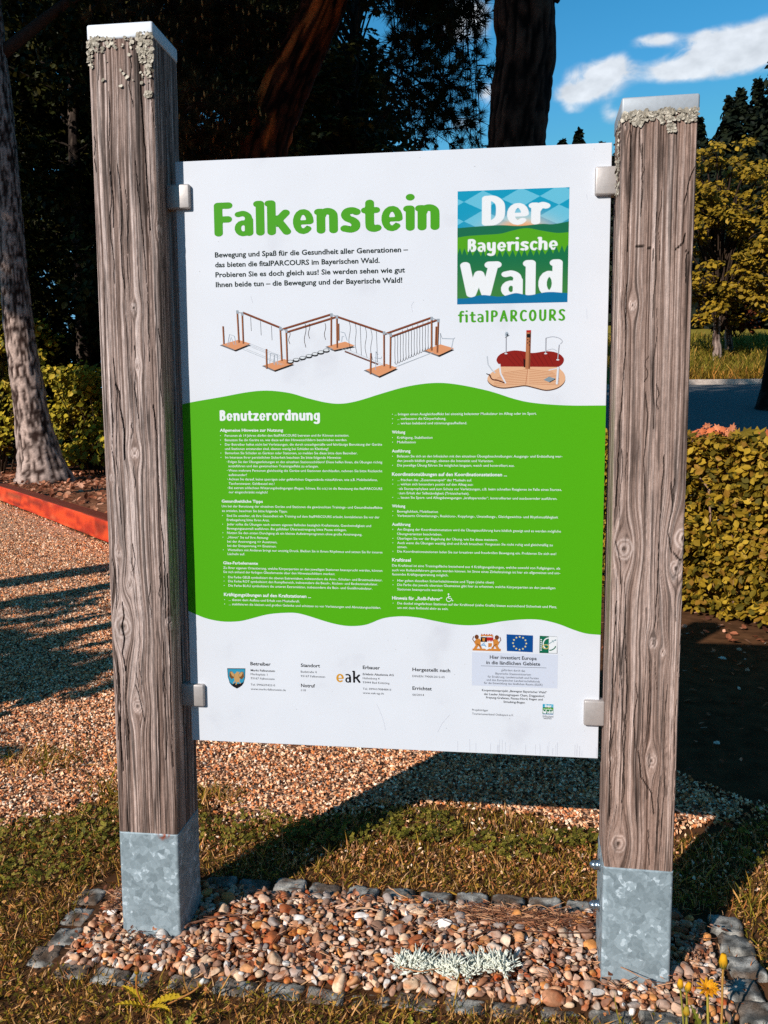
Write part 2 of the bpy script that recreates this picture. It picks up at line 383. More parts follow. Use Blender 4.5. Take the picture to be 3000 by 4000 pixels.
CR2 = [([(.443, 1.32), (.443, 1.192), (.438, 1.099), (.436, .999), (.434, .926)], .0011, .003), ([(.53, .968), (.534, .927), (.526, .879), (.534, .84)], .0013, .003),
       ([(.516, 1.018), (.514, .942), (.511, .879), (.512, .782), (.508, .70)], .0011, .003), ([(.434, .86), (.44, .839), (.445, .813), (.446, .78)], .001, .002),
       ([(.439, .748), (.436, .649), (.434, .477), (.436, .33)], .0012, .003), ([(.455, .716), (.462, .584), (.461, .479), (.458, .36)], .0012, .003),
       ([(.537, .841), (.549, .828), (.555, .825)], .0016, .003), ([(.454, 1.385), (.464, 1.387), (.476, 1.385), (.487, 1.381)], .0014, .003), ([(.487, 1.381), (.487, 1.36)], .001, .002),
       ([(.525, 1.38), (.531, 1.384), (.538, 1.391), (.54, 1.404)], .002, .004), ([(.539, 1.379), (.549, 1.371)], .0013, .003), ([(.543, 1.371), (.544, 1.323)], .0011, .003),
       ([(.554, 1.519), (.546, 1.504), (.536, 1.458)], .0011, .003), ([(.486, .462), (.492, .413), (.512, .382), (.517, .341)], .0013, .003), ([(.508, .31), (.512, .24)], .001, .002),
       ([(.443, 1.60), (.444, 1.48), (.443, 1.38)], .0009, .003), ([(.463, 1.56), (.465, 1.50), (.464, 1.44)], .0011, .003)]
TONE1 = (np.array(S(198, 177, 167)), np.array(S(148, 125, 114)), np.array(S(82, 64, 55)))
TONE2 = (np.array(S(200, 176, 164)), np.array(S(152, 126, 113)), np.array(S(90, 69, 59)))

# galvanised steel: crystals (spangle) by voronoi cells
def mat_galv():
    m, N, L, b = mat_new('galvanised_steel'); tc = N.new('ShaderNodeTexCoord')
    nz = N.new('ShaderNodeTexNoise'); nz.inputs['Scale'].default_value = 60; L.new(tc.outputs['Object'], nz.inputs['Vector'])
    ad = N.new('ShaderNodeVectorMath'); ad.operation = 'MULTIPLY_ADD'; L.new(nz.outputs['Color'], ad.inputs[0]); ad.inputs[1].default_value = (.012, .012, .012); L.new(tc.outputs['Object'], ad.inputs[2])
    cols = []
    for sc in (62, 150):
        v = N.new('ShaderNodeTexVoronoi'); v.inputs['Scale'].default_value = sc; L.new(ad.outputs[0], v.inputs['Vector'])
        sp = N.new('ShaderNodeSeparateColor'); L.new(v.outputs['Color'], sp.inputs[0]); cols.append(sp.outputs[0])
    mm_ = N.new('ShaderNodeMath'); mm_.operation = 'MULTIPLY_ADD'; L.new(cols[0], mm_.inputs[0]); mm_.inputs[1].default_value = .62
    m2 = N.new('ShaderNodeMath'); m2.operation = 'MULTIPLY'; L.new(cols[1], m2.inputs[0]); m2.inputs[1].default_value = .38; L.new(m2.outputs[0], mm_.inputs[2])
    r = N.new('ShaderNodeValToRGB'); e = r.color_ramp.elements; e[0].position = .1; e[0].color = (*S(122, 134, 138), 1); e[1].position = .66; e[1].color = (*S(146, 158, 162), 1)
    for p, c in ((.82, S(156, 168, 172)), (.90, S(190, 200, 204))): q = e.new(p); q.color = (*c, 1)
    L.new(mm_.outputs[0], r.inputs[0])
    at = N.new('ShaderNodeAttribute'); at.attribute_name = 'Rust'; mx = N.new('ShaderNodeMix'); mx.data_type = 'RGBA'
    L.new(at.outputs['Fac'], mx.inputs[0]); L.new(r.outputs[0], mx.inputs[6]); mx.inputs[7].default_value = (*S(135, 62, 32), 1)
    L.new(mx.outputs[2], b.inputs['Base Color']); b.inputs['Metallic'].default_value = .15
    mr = N.new('ShaderNodeMapRange'); L.new(cols[0], mr.inputs[0]); mr.inputs[3].default_value = .5; mr.inputs[4].default_value = .7; L.new(mr.outputs[0], b.inputs['Roughness'])
    bp = N.new('ShaderNodeBump'); bp.inputs['Strength'].default_value = .12; bp.inputs['Distance'].default_value = .001; L.new(nz.outputs[0], bp.inputs['Height']); L.new(bp.outputs[0], b.inputs['Normal'])
    return m
M_galv = mat_galv()
def mat_metal(name, base, rough, metal, bump=.05):
    m = mat_ramp(name, 140, [(.3, tuple(c*.9 for c in base)), (.7, base)], rough, .5, bump, bdist=.0006, detail=3)
    m.node_tree.nodes['Principled BSDF'].inputs['Metallic'].default_value = metal; return m
M_capl = mat_metal('cap_steel_glare', S(222, 224, 228), .5, .05)  # left cap: sun glare put into a whiter base colour
M_capr = mat_metal('cap_steel', S(172, 176, 180), .5, .15)
M_clamp = mat_metal('clamp_steel', S(186, 176, 170), .45, .35, .25)
M_bolt = mat_metal('bolt_steel', S(170, 180, 190), .25, .9)
M_wplate = mat_ramp('white_plate', 7, [(.28, (.55, .55, .585)), (.42, (.625, .63, .66)), (.7, (.65, .655, .685))], .5, .2, .02, bdist=.0005)

def flakes(acc, pts, nrm, size, c0, c1):
    n = len(pts); k = 7; a = np.linspace(0, 2*math.pi, k, endpoint=False)
    for i in range(n):
        r = size[i]*(.6+.6*rng.random(k)); z = size[i]*(rng.random(k)*.30-.05)
        T = np.vstack([[0, 0, .1*size[i]], np.stack([r*np.cos(a), r*np.sin(a), z], 1)])
        Rm = frames(np.array([nrm[i]])+rng.normal(0, .24, (1, 3)), rng.random(1)*6.28)[0]
        F = np.array([(0, 1+j, 1+(j+1) % k) for j in range(k)]); c = lerp(c0, c1, rng.random(1))[0]*(.75+.5*rng.random())
        acc.add(T@Rm.T+pts[i], F, c)

posts = []
for d in POSTS:
    left = d['seed'] == 1; cx, cy = d['c']; w = POST_W; hw = w/2
    V, F, C = wood_post(cx, cy, d['yaw'], w-.001, d['zs'], d['zt']-.004, KN1 if left else KN2, CR1 if left else CR2, d['seed'], TONE1 if left else TONE2)
    po = mesh_obj('post', V, F, M_wood, SIGN, False, C); posts.append(po)
    # steel foot: rounded square tube going into the gravel
    P, L, N = square_ring(w+.001, .006, 50, 30, 10, 20); zs = np.linspace(-.12, d['zs']+(.0 if left else .0), 90); n, m = len(P), len(zs)
    V = np.zeros((m, n, 3)); V[..., :2] = P[None]; V[..., 2] = zs[:, None]; s = np.tile(L, (m, 1)); zz = np.repeat(zs[:, None], n, 1)
    rust = (sstep(.012, .003, d['zs']-zz+.006*(noise(s*160, 0, 4)-.5)*2)*sstep(.016, .028, s)*sstep(.058, .05, s)*sstep(.3, .6, noise(s*220, zz*120, 1))) if left else np.zeros_like(zz)
    sh = mesh_obj('post_foot', rotz(V.reshape(-1, 3), d['yaw'])+[cx, cy, 0], [ring_faces(n, m), np.arange(n)+(m-1)*n], M_galv, po, True)
    at = sh.data.attributes.new('Rust', 'FLOAT', 'POINT'); at.data.foreach_set('value', rust.ravel().astype(np.float32))
    # sheet cap
    e = .0012; cp = bevel_box('post_cap', -hw-e, hw+e, -hw-e, hw+e, -.029, 0, .004, M_capl if left else M_capr, po, 3)
    cp.location = (cx, cy, d['zt']); cp.rotation_euler = (0, 0, d['yaw'])
    # lichen under the cap
    acc = Acc(); zt = d['zt']-.029; pts, nr = [], []
    def spot(n, u0, u1, z0, z1, face='front', pw=1):
        for _ in range(n):
            u = random.uniform(u0, u1); z = z0+(z1-z0)*random.random()**pw; p = (u*w, -hw-.002, z) if face == 'front' else (-hw-.002, u*w, z) if face == 'left' else (hw+.002, u*w, z)
            nn = (0, -1, 0) if face == 'front' else (-1, 0, 0) if face == 'left' else (1, 0, 0)
            pts.append(rotz(np.array([p]), d['yaw'])[0]+[cx, cy, 0]); nr.append(nn)
    if left:
        spot(48, -.5, -.42, zt, zt-.05); spot(40, -.45, -.24, zt+.006, zt-.022); spot(26, -.24, .2, zt+.002, zt-.018, pw=2)
        spot(95, .26, .5, zt+.010, zt-.028); spot(60, .30, .46, zt-.02, zt-.075, pw=1.3); spot(26, .36, .46, zt-.098, zt-.108); spot(22, .44, .5, zt-.03, zt-.06)
        spot(14, -.3, .45, zt-.03, zt-.09)
    else:
        spot(230, -.5, .5, zt+.004, zt-.012); spot(60, .0, .5, zt+.006, zt-.018); spot(26, -.35, -.22, zt-.008, zt-.02); spot(22, .1, .2, zt-.02, zt-.034)
        spot(110, -.45, .1, zt+.002, zt-.09, 'left'); spot(50, -.45, .0, zt-.08, zt-.13, 'left')
    flakes(acc, pts, nr, rng.uniform(.0015, .0046, len(pts)), np.array(S(140, 130, 114)), np.array(S(200, 188, 170)))
    acc.build('lichen', M_lichen, po)
    if not left:
        for z in (.197, .112):                              # dome nuts on the inner side of the foot
            T = Acc(); x0 = -hw-.001
            a = np.linspace(0, 2*math.pi, 6, endpoint=False)
            hexv = np.array([(x0-x, .0095*math.cos(t), z+.0095*math.sin(t)) for x in (0, .009) for t in a])
            T.add(hexv, [np.array([(i, (i+1) % 6, 6+(i+1) % 6, 6+i) for i in range(6)]), np.arange(6)])
            prof = [(.009, .0088), (.013, .0086), (.017, .0066), (.0195, .0036), (.0205, .0003)]
            V, F = tube([(x0-p[0], 0, z) for p in prof], [p[1] for p in prof], 14); T.add(V, F)
            V, F = tube([(x0, 0, z), (x0-.0016, 0, z)], [.0125, .0125], 18); T.add(V, F)
            b_ = mesh_obj('bolt', rotz(np.vstack(T.V), d['yaw'])+[cx, cy+.004, 0], T.F, M_bolt, po, True)

BOARD = bevel_box('board', -BW/2, BW/2, 0, .008, ZB, ZB+BH, .0012, M_wplate, SIGN, 2, False)
def clamp_at(x0, x1, v0, v1):
    c = bevel_box('clamp', x0, x1, -.010, .019, ZB+BH-v1/1000, ZB+BH-v0/1000, .0032, M_clamp, SIGN, 3)
clamp_at(-.437, -.389, 45, 92); clamp_at(-.437, -.388, 1056, 1103); clamp_at(.390, .432, 44, 95); clamp_at(.390, .430, 1059, 1110)

# ------------------------------------------------------------------ print on the board (flat ink, in mm from the top left corner)
class Ink:
    def __init__(s, lay=0): s.a = Acc(); s.d = .00012+lay*.00012; s.k = 0
    def xy(s, P, dd=0):
        P = np.asarray(P, float); return np.stack([P[:, 0]/1000-BW/2, np.full(len(P), -s.d-dd), ZB+BH-P[:, 1]/1000], 1)
    def poly(s, P, c):
        s.k += 1; s.a.add(s.xy(P, s.k*4e-7), [np.arange(len(P))], np.array(c)); return s
    def line(s, p, q, w, c):
        p, q = np.array(p, float), np.array(q, float); t = (q-p)/np.linalg.norm(q-p); n = np.array([-t[1], t[0]])*w/2
        return s.poly([p+n, q+n, q-n, p-n], c)
    def path(s, P, w, c):
        P = np.array(P, float); T = np.gradient(P, axis=0); T /= np.linalg.norm(T, axis=1, keepdims=True)+1e-9; n = np.stack([-T[:, 1], T[:, 0]], 1)*w/2
        V = np.vstack([P+n, P-n]); k = len(P); s.k += 1
        s.a.add(s.xy(V, s.k*4e-7), np.array([(i, i+1, k+i+1, k+i) for i in range(k-1)]), np.array(c)); return s
    def ring(s, cx, cy, rx, ry, w, c, a0=0, a1=360, n=28):
        a = np.radians(np.linspace(a0, a1, n)); return s.path(np.stack([cx+rx*np.cos(a), cy+ry*np.sin(a)], 1), w, c)
    def disc(s, cx, cy, rx, ry, c, n=24):
        a = np.linspace(0, 2*math.pi, n, endpoint=False); return s.poly(np.stack([cx+rx*np.cos(a), cy+ry*np.sin(a)], 1), c)
    def mesh(s, P, F, c): s.k += 1; s.a.add(s.xy(P, s.k*4e-7), F, c); return s
    def build(s, name): return s.a.build(name, M_print, BOARD)
K = .70
def C_(r, g, b): return np.array(S(r, g, b))*K
GREEN = C_(88, 184, 14)

# rounded heavy lettering: every letter is a set of strokes (cap height 100)
def arc(cx, cy, rx, ry, a0, a1, n=16):
    a = np.radians(np.linspace(a0, a1, n)); return [(cx+rx*math.cos(t), cy+ry*math.sin(t)) for t in a]
def cm(*p): return [tuple(q) for q in catmull(p, 5)]
ARCH = [cm((13, 48), (22, 60), (36, 62), (47, 55), (49, 42)), [(49, 44), (49, 12)]]
STEM_X = [[(13, 12), (13, 61)], [(6, 61), (13, 61)]]; STEM_L = [[(13, 12), (13, 88)], [(6, 88), (13, 88)]]
PB = [[(14, 13), (14, 87)], cm((14, 87), (34, 87), (46, 77), (46, 60), (36, 49), (14, 48))]
GL = {'F': (55, [[(14, 13), (14, 87)], [(14, 87), (44, 87)], [(14, 50), (42, 50)]]),
 'a': (55, [(10.5, cm((11, 62), (26, 64), (39, 57), (42, 44))), [(42, 46), (42, 12)], (9.5, arc(25, 24.5, 16, 15, 0, 360))]),
 'l': (26, STEM_L), 'k': (68, STEM_L+[cm((18, 40), (34, 45), (54, 62)), [(32, 42), (44, 28), (57, 12)]]),
 'e': (61, [(10.5, arc(30, 37, 19.5, 26, 0, 312)), (8.5, [(13, 35), (48, 35)])]), 'n': (62, STEM_X+ARCH),
 's': (56, [cm((45, 58), (34, 62), (20, 60), (14, 51), (20, 42), (34, 36), (43, 28), (42, 17), (30, 12), (12, 15))]),
 't': (46, [[(20, 80), (20, 28)], cm((20, 30), (22, 16), (32, 12), (41, 14)), (11.5, [(7, 61), (38, 61)])]),
 'i': (26, STEM_X+[(12.5, [(13, 91), (13, 91.2)])]),
 'B': (61, [[(14, 13), (14, 87)], cm((14, 87), (34, 87), (44, 78), (42, 63), (30, 54), (14, 53)), cm((28, 53), (44, 47), (48, 32), (42, 17), (28, 13), (14, 13))]),
 'u': (62, [[(13, 62), (13, 32)], cm((13, 34), (15, 20), (25, 12), (38, 15), (49, 27)), [(49, 62), (49, 12)]]),
 'z': (53, [[(11, 61), (42, 61)], [(42, 61), (12, 13)], [(12, 13), (44, 13)]]), 'r': (46, STEM_X+[cm((13, 44), (22, 57), (31, 62), (40, 59))]),
 'o': (62, [(10.8, arc(31, 37, 19, 26, 0, 360))]), 'd': (62, [(10.5, arc(28, 36, 17, 25, 0, 360)), [(48, 12), (48, 88)], [(41, 88), (48, 88)]]),
 'g': (62, [(10.5, arc(28, 38, 17, 24, 0, 360)), [(48, 62), (48, 2)], cm((48, 4), (44, -12), (28, -16), (12, -12))]),
 'D': (66, [[(14, 13), (14, 87)], cm((14, 87), (34, 86), (50, 72), (53, 50), (50, 28), (34, 14), (14, 13))]),
 'y': (62, [[(13, 62), (13, 34)], cm((13, 36), (17, 22), (28, 16), (40, 20), (48, 30)), [(48, 62), (48, 4)], cm((48, 4), (42, -14), (26, -18), (14, -14))]),
 'c': (50, [(10.8, arc(30, 37, 19, 26, 50, 310))]), 'h': (62, STEM_L+ARCH),
 'W': (98, [[(12, 87), (28, 14)], [(28, 14), (48, 64)], [(48, 64), (66, 14)], [(66, 14), (84, 87)], [(74, 87), (92, 87)]]),
 'f': (42, [cm((38, 86), (28, 88), (20, 80), (19, 66)), [(19, 68), (19, 12)], [(7, 61), (36, 61)]]),
 'P': (58, PB), 'A': (68, [[(12, 13), (34, 87)], [(34, 87), (56, 13)], (10, [(20, 36), (48, 36)])]), 'R': (62, PB+[[(28, 48), (50, 13)]]),
 'C': (58, [arc(36, 50, 23, 37, 55, 305)]), 'O': (66, [arc(33, 50, 20, 37, 0, 360)]),
 'U': (64, [[(14, 87), (14, 38)], cm((14, 40), (17, 22), (32, 12), (47, 22), (50, 40)), [(50, 38), (50, 87)]]),
 'S': (56, [cm((45, 80), (34, 87), (20, 84), (14, 73), (20, 59), (36, 46), (44, 32), (41, 18), (28, 12), (11, 18))])}
def glyph_sdf(ch, X, Y, k=1.0):
    d = np.full(X.shape, 1e9)
    for st in GL[ch][1]:
        r = 12.6
        if isinstance(st, tuple): r, st = st
        d = np.minimum(d, seg_dist(X, Y*ANI, [(a, (9.5+(b-13)*1.075)*ANI) for a, b in st])-r*k)
    return d
ANI = 1.36
def layout(word, u0, width, gap=7):
    tot = sum(GL[c][0] for c in word)+gap*(len(word)-1); sx = width/tot; x = u0; out = []
    for c in word: out.append((c, x, sx)); x += (GL[c][0]+gap)*sx
    return out
def word_mesh(ink, word, u0, base, width, cap, color, k=1.0, step=2.6, gap=7):
    sy = cap/100
    for c, x, sx in layout(word, u0, width, gap):
        xs = np.arange(-8, GL[c][0]+10, step); ys = np.arange(-36, 112, step); X, Y = np.meshgrid(xs, ys); D = glyph_sdf(c, X, Y, k)
        gy, gx = np.gradient(D, step); inn = D < 0; q = inn[:-1, :-1] | inn[1:, :-1] | inn[:-1, 1:] | inn[1:, 1:]
        mv = np.where(D > 0, np.minimum(D, step*1.5), 0); g2 = np.maximum(gx*gx+gy*gy, .2); X2 = X-gx/g2*mv; Y2 = Y-gy/g2*mv
        idx = np.arange(X.size).reshape(X.shape); F = np.stack([idx[:-1, :-1], idx[:-1, 1:], idx[1:, 1:], idx[1:, :-1]], 2)[q]
        used, inv = np.unique(F, return_inverse=True); P = np.stack([x+X2.ravel()[used]*sx, base-Y2.ravel()[used]*sy], 1)
        ink.mesh(P, inv.reshape(-1, 4), color)
def word_mask(word, u0, base, width, cap, U, V, k=1.0, gap=7):
    d = np.full(U.shape, 1e9); sy = cap/100
    for c, x, sx in layout(word, u0, width, gap): d = np.minimum(d, glyph_sdf(c, (U-x)/sx, (base-V)/sy, k)*min(sx, sy))
    return d

# wavy green field
TOPW = catmull([(0, 474), (26, 469), (83, 460), (136, 451), (178, 448), (223, 453), (258, 463), (295, 472), (326, 475), (360, 470), (411, 455), (461, 442), (511, 436), (555, 439), (617, 452), (667, 468), (705, 476), (767, 481), (840, 481.5)], 4)
BOTW = catmull([(0, 901), (29, 913), (52, 919), (79, 922), (111, 920), (138, 913), (171, 904), (206, 900), (232, 900), (258, 906), (292, 916), (319, 922), (345, 924), (376, 920), (410, 906), (448, 901), (482, 903), (510, 908), (546, 914), (580, 916), (613, 913), (648, 906), (689, 901), (724, 901), (757, 908), (784, 918), (811, 926), (840, 928)], 3)
xs = np.linspace(.4, 839.6, 170); tp = np.interp(xs, TOPW[:, 0], TOPW[:, 1]); bt = np.interp(xs, BOTW[:, 0], BOTW[:, 1]); n_ = len(xs)
I = Ink(0); I.mesh(np.vstack([np.stack([xs, tp], 1), np.stack([xs, bt], 1)]), np.array([(i, i+1, n_+i+1, n_+i) for i in range(n_-1)]), GREEN); I.build('green_field')
I = Ink(1); word_mesh(I, 'Falkenstein', 76, 146, 446, 66, C_(80, 172, 30), 1.0); I.build('headline')
I = Ink(1); word_mesh(I, 'Benutzerordnung', 78, 508, 207, 22, C_(252, 252, 252), .95, 4); I.build('rules_headline')
I = Ink(1); word_mesh(I, 'fitalPARCOURS', 558, 322, 203, 23.5, C_(80, 172, 30), .72, 4, 10); I.build('logo_caption')

# regional logo
def logo_color(U, V):
    a = (U-556)/208*850; b = (V-77)/210*875
    bb = b+.04*a-84; p = np.floor((a-49)/290+bb/150); q = np.floor((a-49)/290-bb/150)
    col = np.where(((p+q) % 2 == 0)[..., None], C_(108, 200, 226), C_(0, 160, 196))
    gl = np.exp(-((a-480)/210)**2-((b-300)/85)**2); col = lerp(col, C_(250, 225, 190), np.clip(gl*1.3, 0, 1)*.85); col = lerp(col, C_(250, 150, 60), np.clip(gl*1.5-.65, 0, 1))
    aa = .9
    def put(col, d, c): return lerp(col, c, sstep(aa/2, -aa/2, d))
    def hill(pts): q = catmull(pts, 6); return np.interp(a, q[:, 0], q[:, 1])
    h1 = hill([(0, 282), (130, 275), (330, 270), (480, 280), (640, 270), (730, 275), (850, 258)])
    col = put(col, word_mask('Der', 601, 142, 124, 56, U, V, 1.0, 5), C_(252, 252, 252))
    col = put(col, (h1-b)*.245, C_(18, 112, 76))
    h2 = hill([(0, 355), (80, 345), (200, 340), (330, 335), (420, 315), (530, 298), (640, 320), (760, 342), (850, 340)])
    col = put(col, (h2-b)*.245, C_(86, 172, 22))
    col = put(col, word_mask('Bayerische', 575, 190, 170, 25, U, V, .88, 6), C_(252, 252, 252))
    per = 46; ph = (a+20*noise(a/60))/per; tri = np.abs(ph-np.floor(ph)-.5)*2; h3 = 432+56*tri+28*np.sin(a/850*3.1)
    col = put(col, (h3-b)*.2, lerp(C_(16, 116, 72), C_(62, 134, 62), sstep(500, 830, b)))
    lay_ = layout('Bayerische', 575, 170, 6); x_, s_ = lay_[2][1], lay_[2][2]; col = put(col, np.minimum(9, glyph_sdf('y', (U-x_)/s_, (190-V)/.25, .88)*.25), C_(252, 252, 252))
    col = put(col, word_mask('Wald', 562, 275, 193, 68, U, V, 1.0, 6), C_(252, 252, 252))
    h4 = hill([(0, 830), (80, 828), (200, 806), (330, 822), (430, 800), (470, 798), (560, 815), (700, 794), (850, 806)])
    return put(col, (h4-b)*.245, C_(0, 116, 166))
def raster(name, u0, v0, w, h, step, fn, lay=1):
    xs = np.linspace(u0, u0+w, int(w/step)+1); ys = np.linspace(v0, v0+h, int(h/step)+1); U, V = np.meshgrid(xs, ys)
    idx = np.arange(U.size).reshape(U.shape); F = np.stack([idx[:-1, :-1], idx[:-1, 1:], idx[1:, 1:], idx[1:, :-1]], 2).reshape(-1, 4)
    I = Ink(lay); I.mesh(np.stack([U.ravel(), V.ravel()], 1), F, fn(U, V).reshape(-1, 3)); return I.build(name)
raster('region_logo', 556, 77, 208, 210, .7, logo_color)
raster('small_region_logo', 730, 1072, 21, 21, .55, lambda U, V: logo_color(556+(U-730)*208/21, 77+(V-1072)*10))

# drawing of the climbing course
I = Ink(1); BR, BRD, BRL, PLT, BLK, GREY = C_(150, 78, 46), C_(92, 44, 26), C_(190, 120, 80), C_(236, 160, 112), C_(30, 26, 26), C_(170, 178, 186)
for P in ([(86, 356), (114, 367), (146, 355), (121, 347)], [(172, 398), (194, 408), (233, 395), (214, 386)], [(301, 362), (315, 370), (356, 362), (337, 354)], [(377, 409), (404, 422), (440, 406), (418, 398)], [(494, 373), (521, 383), (550, 370), (524, 362)]):
    Q = np.array(P, float); I.poly(Q+[1, 3.2], BLK); I.poly(Q+[-4, 1.4], C_(120, 120, 124)); I.poly(Q, PLT)
def beam2(p, q, w=3.0): I.line(p, q, w+1, BRD); I.line((p[0], p[1]-.6), (q[0], q[1]-.6), w-.8, BR)
def pole(p, q, w=3.6):
    I.line(p, q, w, BRD); I.line((p[0]-.8, p[1]), (q[0]-.8, q[1]), w*.45, BRL)
for x0, y0, x1, y1 in ((130, 366, 209, 398), (240, 392, 309, 366), (330, 368, 414, 402), (436, 404, 507, 378)): I.line((x0, y0), (x1, y1), .8, C_(190, 196, 202)); I.line((x0+6, y0-1), (x1+4, y1-1), .6, C_(190, 196, 202))
for k in range(3): I.line((134+k*4, 356-k), (206+k*3, 386-k*2), .5, C_(170, 176, 184))
for x, y in ((226, 391), (238, 387.5), (251, 384), (264, 380.5), (276, 377), (288, 373.5), (299, 370)): I.disc(x, y+1.5, 7, 3.6, BLK); I.disc(x, y, 5.6, 2.6, C_(238, 240, 242)); I.ring(x, y, 5.6, 2.6, .9, C_(60, 62, 66))
beam2((131, 294), (207, 325)); beam2((310, 301), (208, 329)); beam2((321, 306), (220, 334)); beam2((322, 306), (414, 338)); beam2((507, 311), (415, 341)); beam2((520, 315), (428, 346))
def rope(x0, y0, x1, y1, amp, c=BLK, w=.7): t = np.linspace(0, 1, 14); I.path(np.stack([x0+(x1-x0)*t+amp*np.sin(t*7), y0+(y1-y0)*t], 1), w, c)
for x in (147, 167, 189): rope(x, 303+(x-147)*.42, x+.8, 330+(x-147)*.45, 0)
for x, yb, am in ((225, 357, 1.6), (257, 364, 1.8), (265, 347, 1.5), (297, 350, 1.5)): rope(x, 318 if x > 240 else 332, x, yb, am, C_(70, 50, 40), 1)
for x, am in ((345, 2), (357, 1.5), (367, 0), (377, 2), (388, 2), (399, 0)): rope(x, 315+(x-345)*.38, x+2, 372+(x-345)*.42, am)
beam2((336, 373), (402, 399), 1.6)
for i in range(13):
    x = 435+i*5.4; y0 = 343-i*1.75; y1 = 397-i*2.4; rope(x, y0, x+.6, y1, .3, BLK, .8); I.ring(x+2.6, y1-2, 2.6, 4.2, .8, BLK, 0, 180, 10)
for i in range(6): I.line((450+i*10, 333-i*3.4), (450+i*10, 337-i*3.4), .6, BLK)
for p, q in (((120, 293), (122, 353)), ((130, 297), (131, 355)), ((207, 329), (209, 390)), ((219, 334), (220, 395)), ((310, 303), (309, 362)), ((321, 307), (321, 366)), ((414, 341), (414, 403)), ((427, 345), (426, 407)), ((507, 314), (507, 374)), ((520, 318), (518, 378)),
             ((90, 320), (91, 355)), ((178, 366), (178, 405)), ((324, 319), (324, 352)), ((388, 377), (387, 418)), ((516, 328), (515, 364))): pole(p, q)
for x, y in ((120, 292), (130, 296), (207, 326), (219, 331), (310, 301.5), (321, 305.5), (414, 338), (427, 342), (507, 312), (520, 316)): I.poly([(x-2.4, y-2.6), (x+2.4, y-2.6), (x+2.4, y+4), (x-2.4, y+4)], GREY)
I.line((120, 292), (130, 296), 1.6, GREY); I.line((207, 326), (219, 331), 1.6, GREY); I.line((310, 301), (321, 305), 1.6, GREY); I.line((414, 338), (427, 342), 1.6, GREY); I.line((507, 312), (520, 316), 1.6, GREY)
for P in ([(98, 358), (103, 336), (113, 340), (116, 357)], [(101, 357), (106, 342), (112, 357)], [(184, 396), (186, 374), (200, 378), (200, 398)], [(192, 396), (194, 378), (194, 398)], [(330, 354), (331, 344), (335, 344)], [(328, 335), (336, 337), (341, 352)], [(397, 410), (398, 374), (402, 380)], [(395, 386), (408, 388), (409, 384)], [(524, 362), (524, 341), (528, 352)], [(528, 351), (549, 352), (552, 350)], [(545, 372), (549, 352)]):
    I.path(P, 1.2, C_(176, 186, 196))
I.build('course_drawing')

# drawing of the exercise island
I = Ink(1)
out = catmull([(641, 407), (632, 394), (640, 382), (662, 376), (680, 377), (700, 381), (728, 378), (748, 382), (759, 392), (757, 402), (748, 409)], 5)
I.poly(out, C_(150, 30, 22))
low = catmull([(748, 408), (760, 420), (762, 434), (750, 446), (728, 451), (705, 446), (687, 442), (668, 444), (645, 446), (625, 441), (615, 430), (622, 418), (641, 406)], 5)
I.poly(low+[0, 2.2], C_(96, 62, 46)); I.poly(low, C_(242, 188, 146))
for i in range(9): I.line((648+i*10, 381+abs(i-4)*.4), (668+i*9, 405), .8, C_(112, 18, 14)); I.line((692, 412+i*3.4), (640-i*2.5+abs(i-4)*1.5, 418+i*3), .9, C_(206, 140, 98)); I.line((694, 412+i*3.4), (746+i*1.5-abs(i-4)*1.5, 418+i*3), .9, C_(206, 140, 98))
I.line((692, 410), (688, 441), 1, C_(190, 120, 84)); I.poly([(683, 391), (688, 395), (688, 408), (684, 408)], C_(50, 12, 10))
I.poly([(688, 341), (697, 341), (696, 411), (687, 411)], C_(196, 124, 82)); I.poly([(694, 341), (697, 341), (696, 411), (693, 411)], C_(140, 80, 50)); I.poly([(688, 338), (697, 338), (697, 342), (688, 342)], C_(196, 40, 30))
I.poly([(689, 345), (696, 345), (696, 352), (689, 352)], BLK)
for x, y in ((691, 356), (694, 359), (691, 362), (694, 366)): I.disc(x, y, 1.2, 1.2, BLK)
ST = C_(190, 192, 200)
for p, q in (((650, 350), (650, 381)), ((725, 353), (725, 382)), ((750, 366), (748, 394))): I.line(p, q, 2, ST); I.line((p[0]+.7, p[1]), (q[0]+.7, q[1]), .7, C_(120, 112, 116)); I.disc(q[0], q[1]+.6, 3, 1.2, C_(230, 232, 236))
I.disc(651, 345, 3.4, 4.8, C_(180, 190, 200)); I.disc(652, 346, 1.6, 2.4, C_(70, 80, 90)); I.line((648, 351), (656, 347), 1, BLK)
I.path(catmull([(726, 353), (738, 351), (750, 354), (756, 360), (752, 365)], 5), 1.4, ST); I.path(catmull([(726, 377), (738, 374), (746, 378)], 5), .9, ST)
I.line((638, 401), (640, 419), 3, C_(236, 236, 240)); I.line((640, 419), (650, 438), 3, C_(236, 236, 240)); I.path([(614, 386), (616, 402), (624, 413), (630, 418)], 2.2, C_(206, 210, 216)); I.line((613, 419), (622, 424), 1.6, BLK); I.path(catmull([(618, 420), (624, 430), (634, 432), (648, 437)], 4), 2.2, C_(92, 40, 28))
I.line((749, 408), (747, 441), 4, C_(238, 238, 242)); I.line((751, 408), (749, 441), 1, C_(160, 160, 168)); I.line((749, 410), (731, 414), 1.8, C_(228, 230, 234)); I.poly([(722, 432), (732, 426), (744, 430), (733, 437)], C_(140, 158, 168)); I.line((733, 437), (744, 431), 1.6, BLK)
I.build('island_drawing')

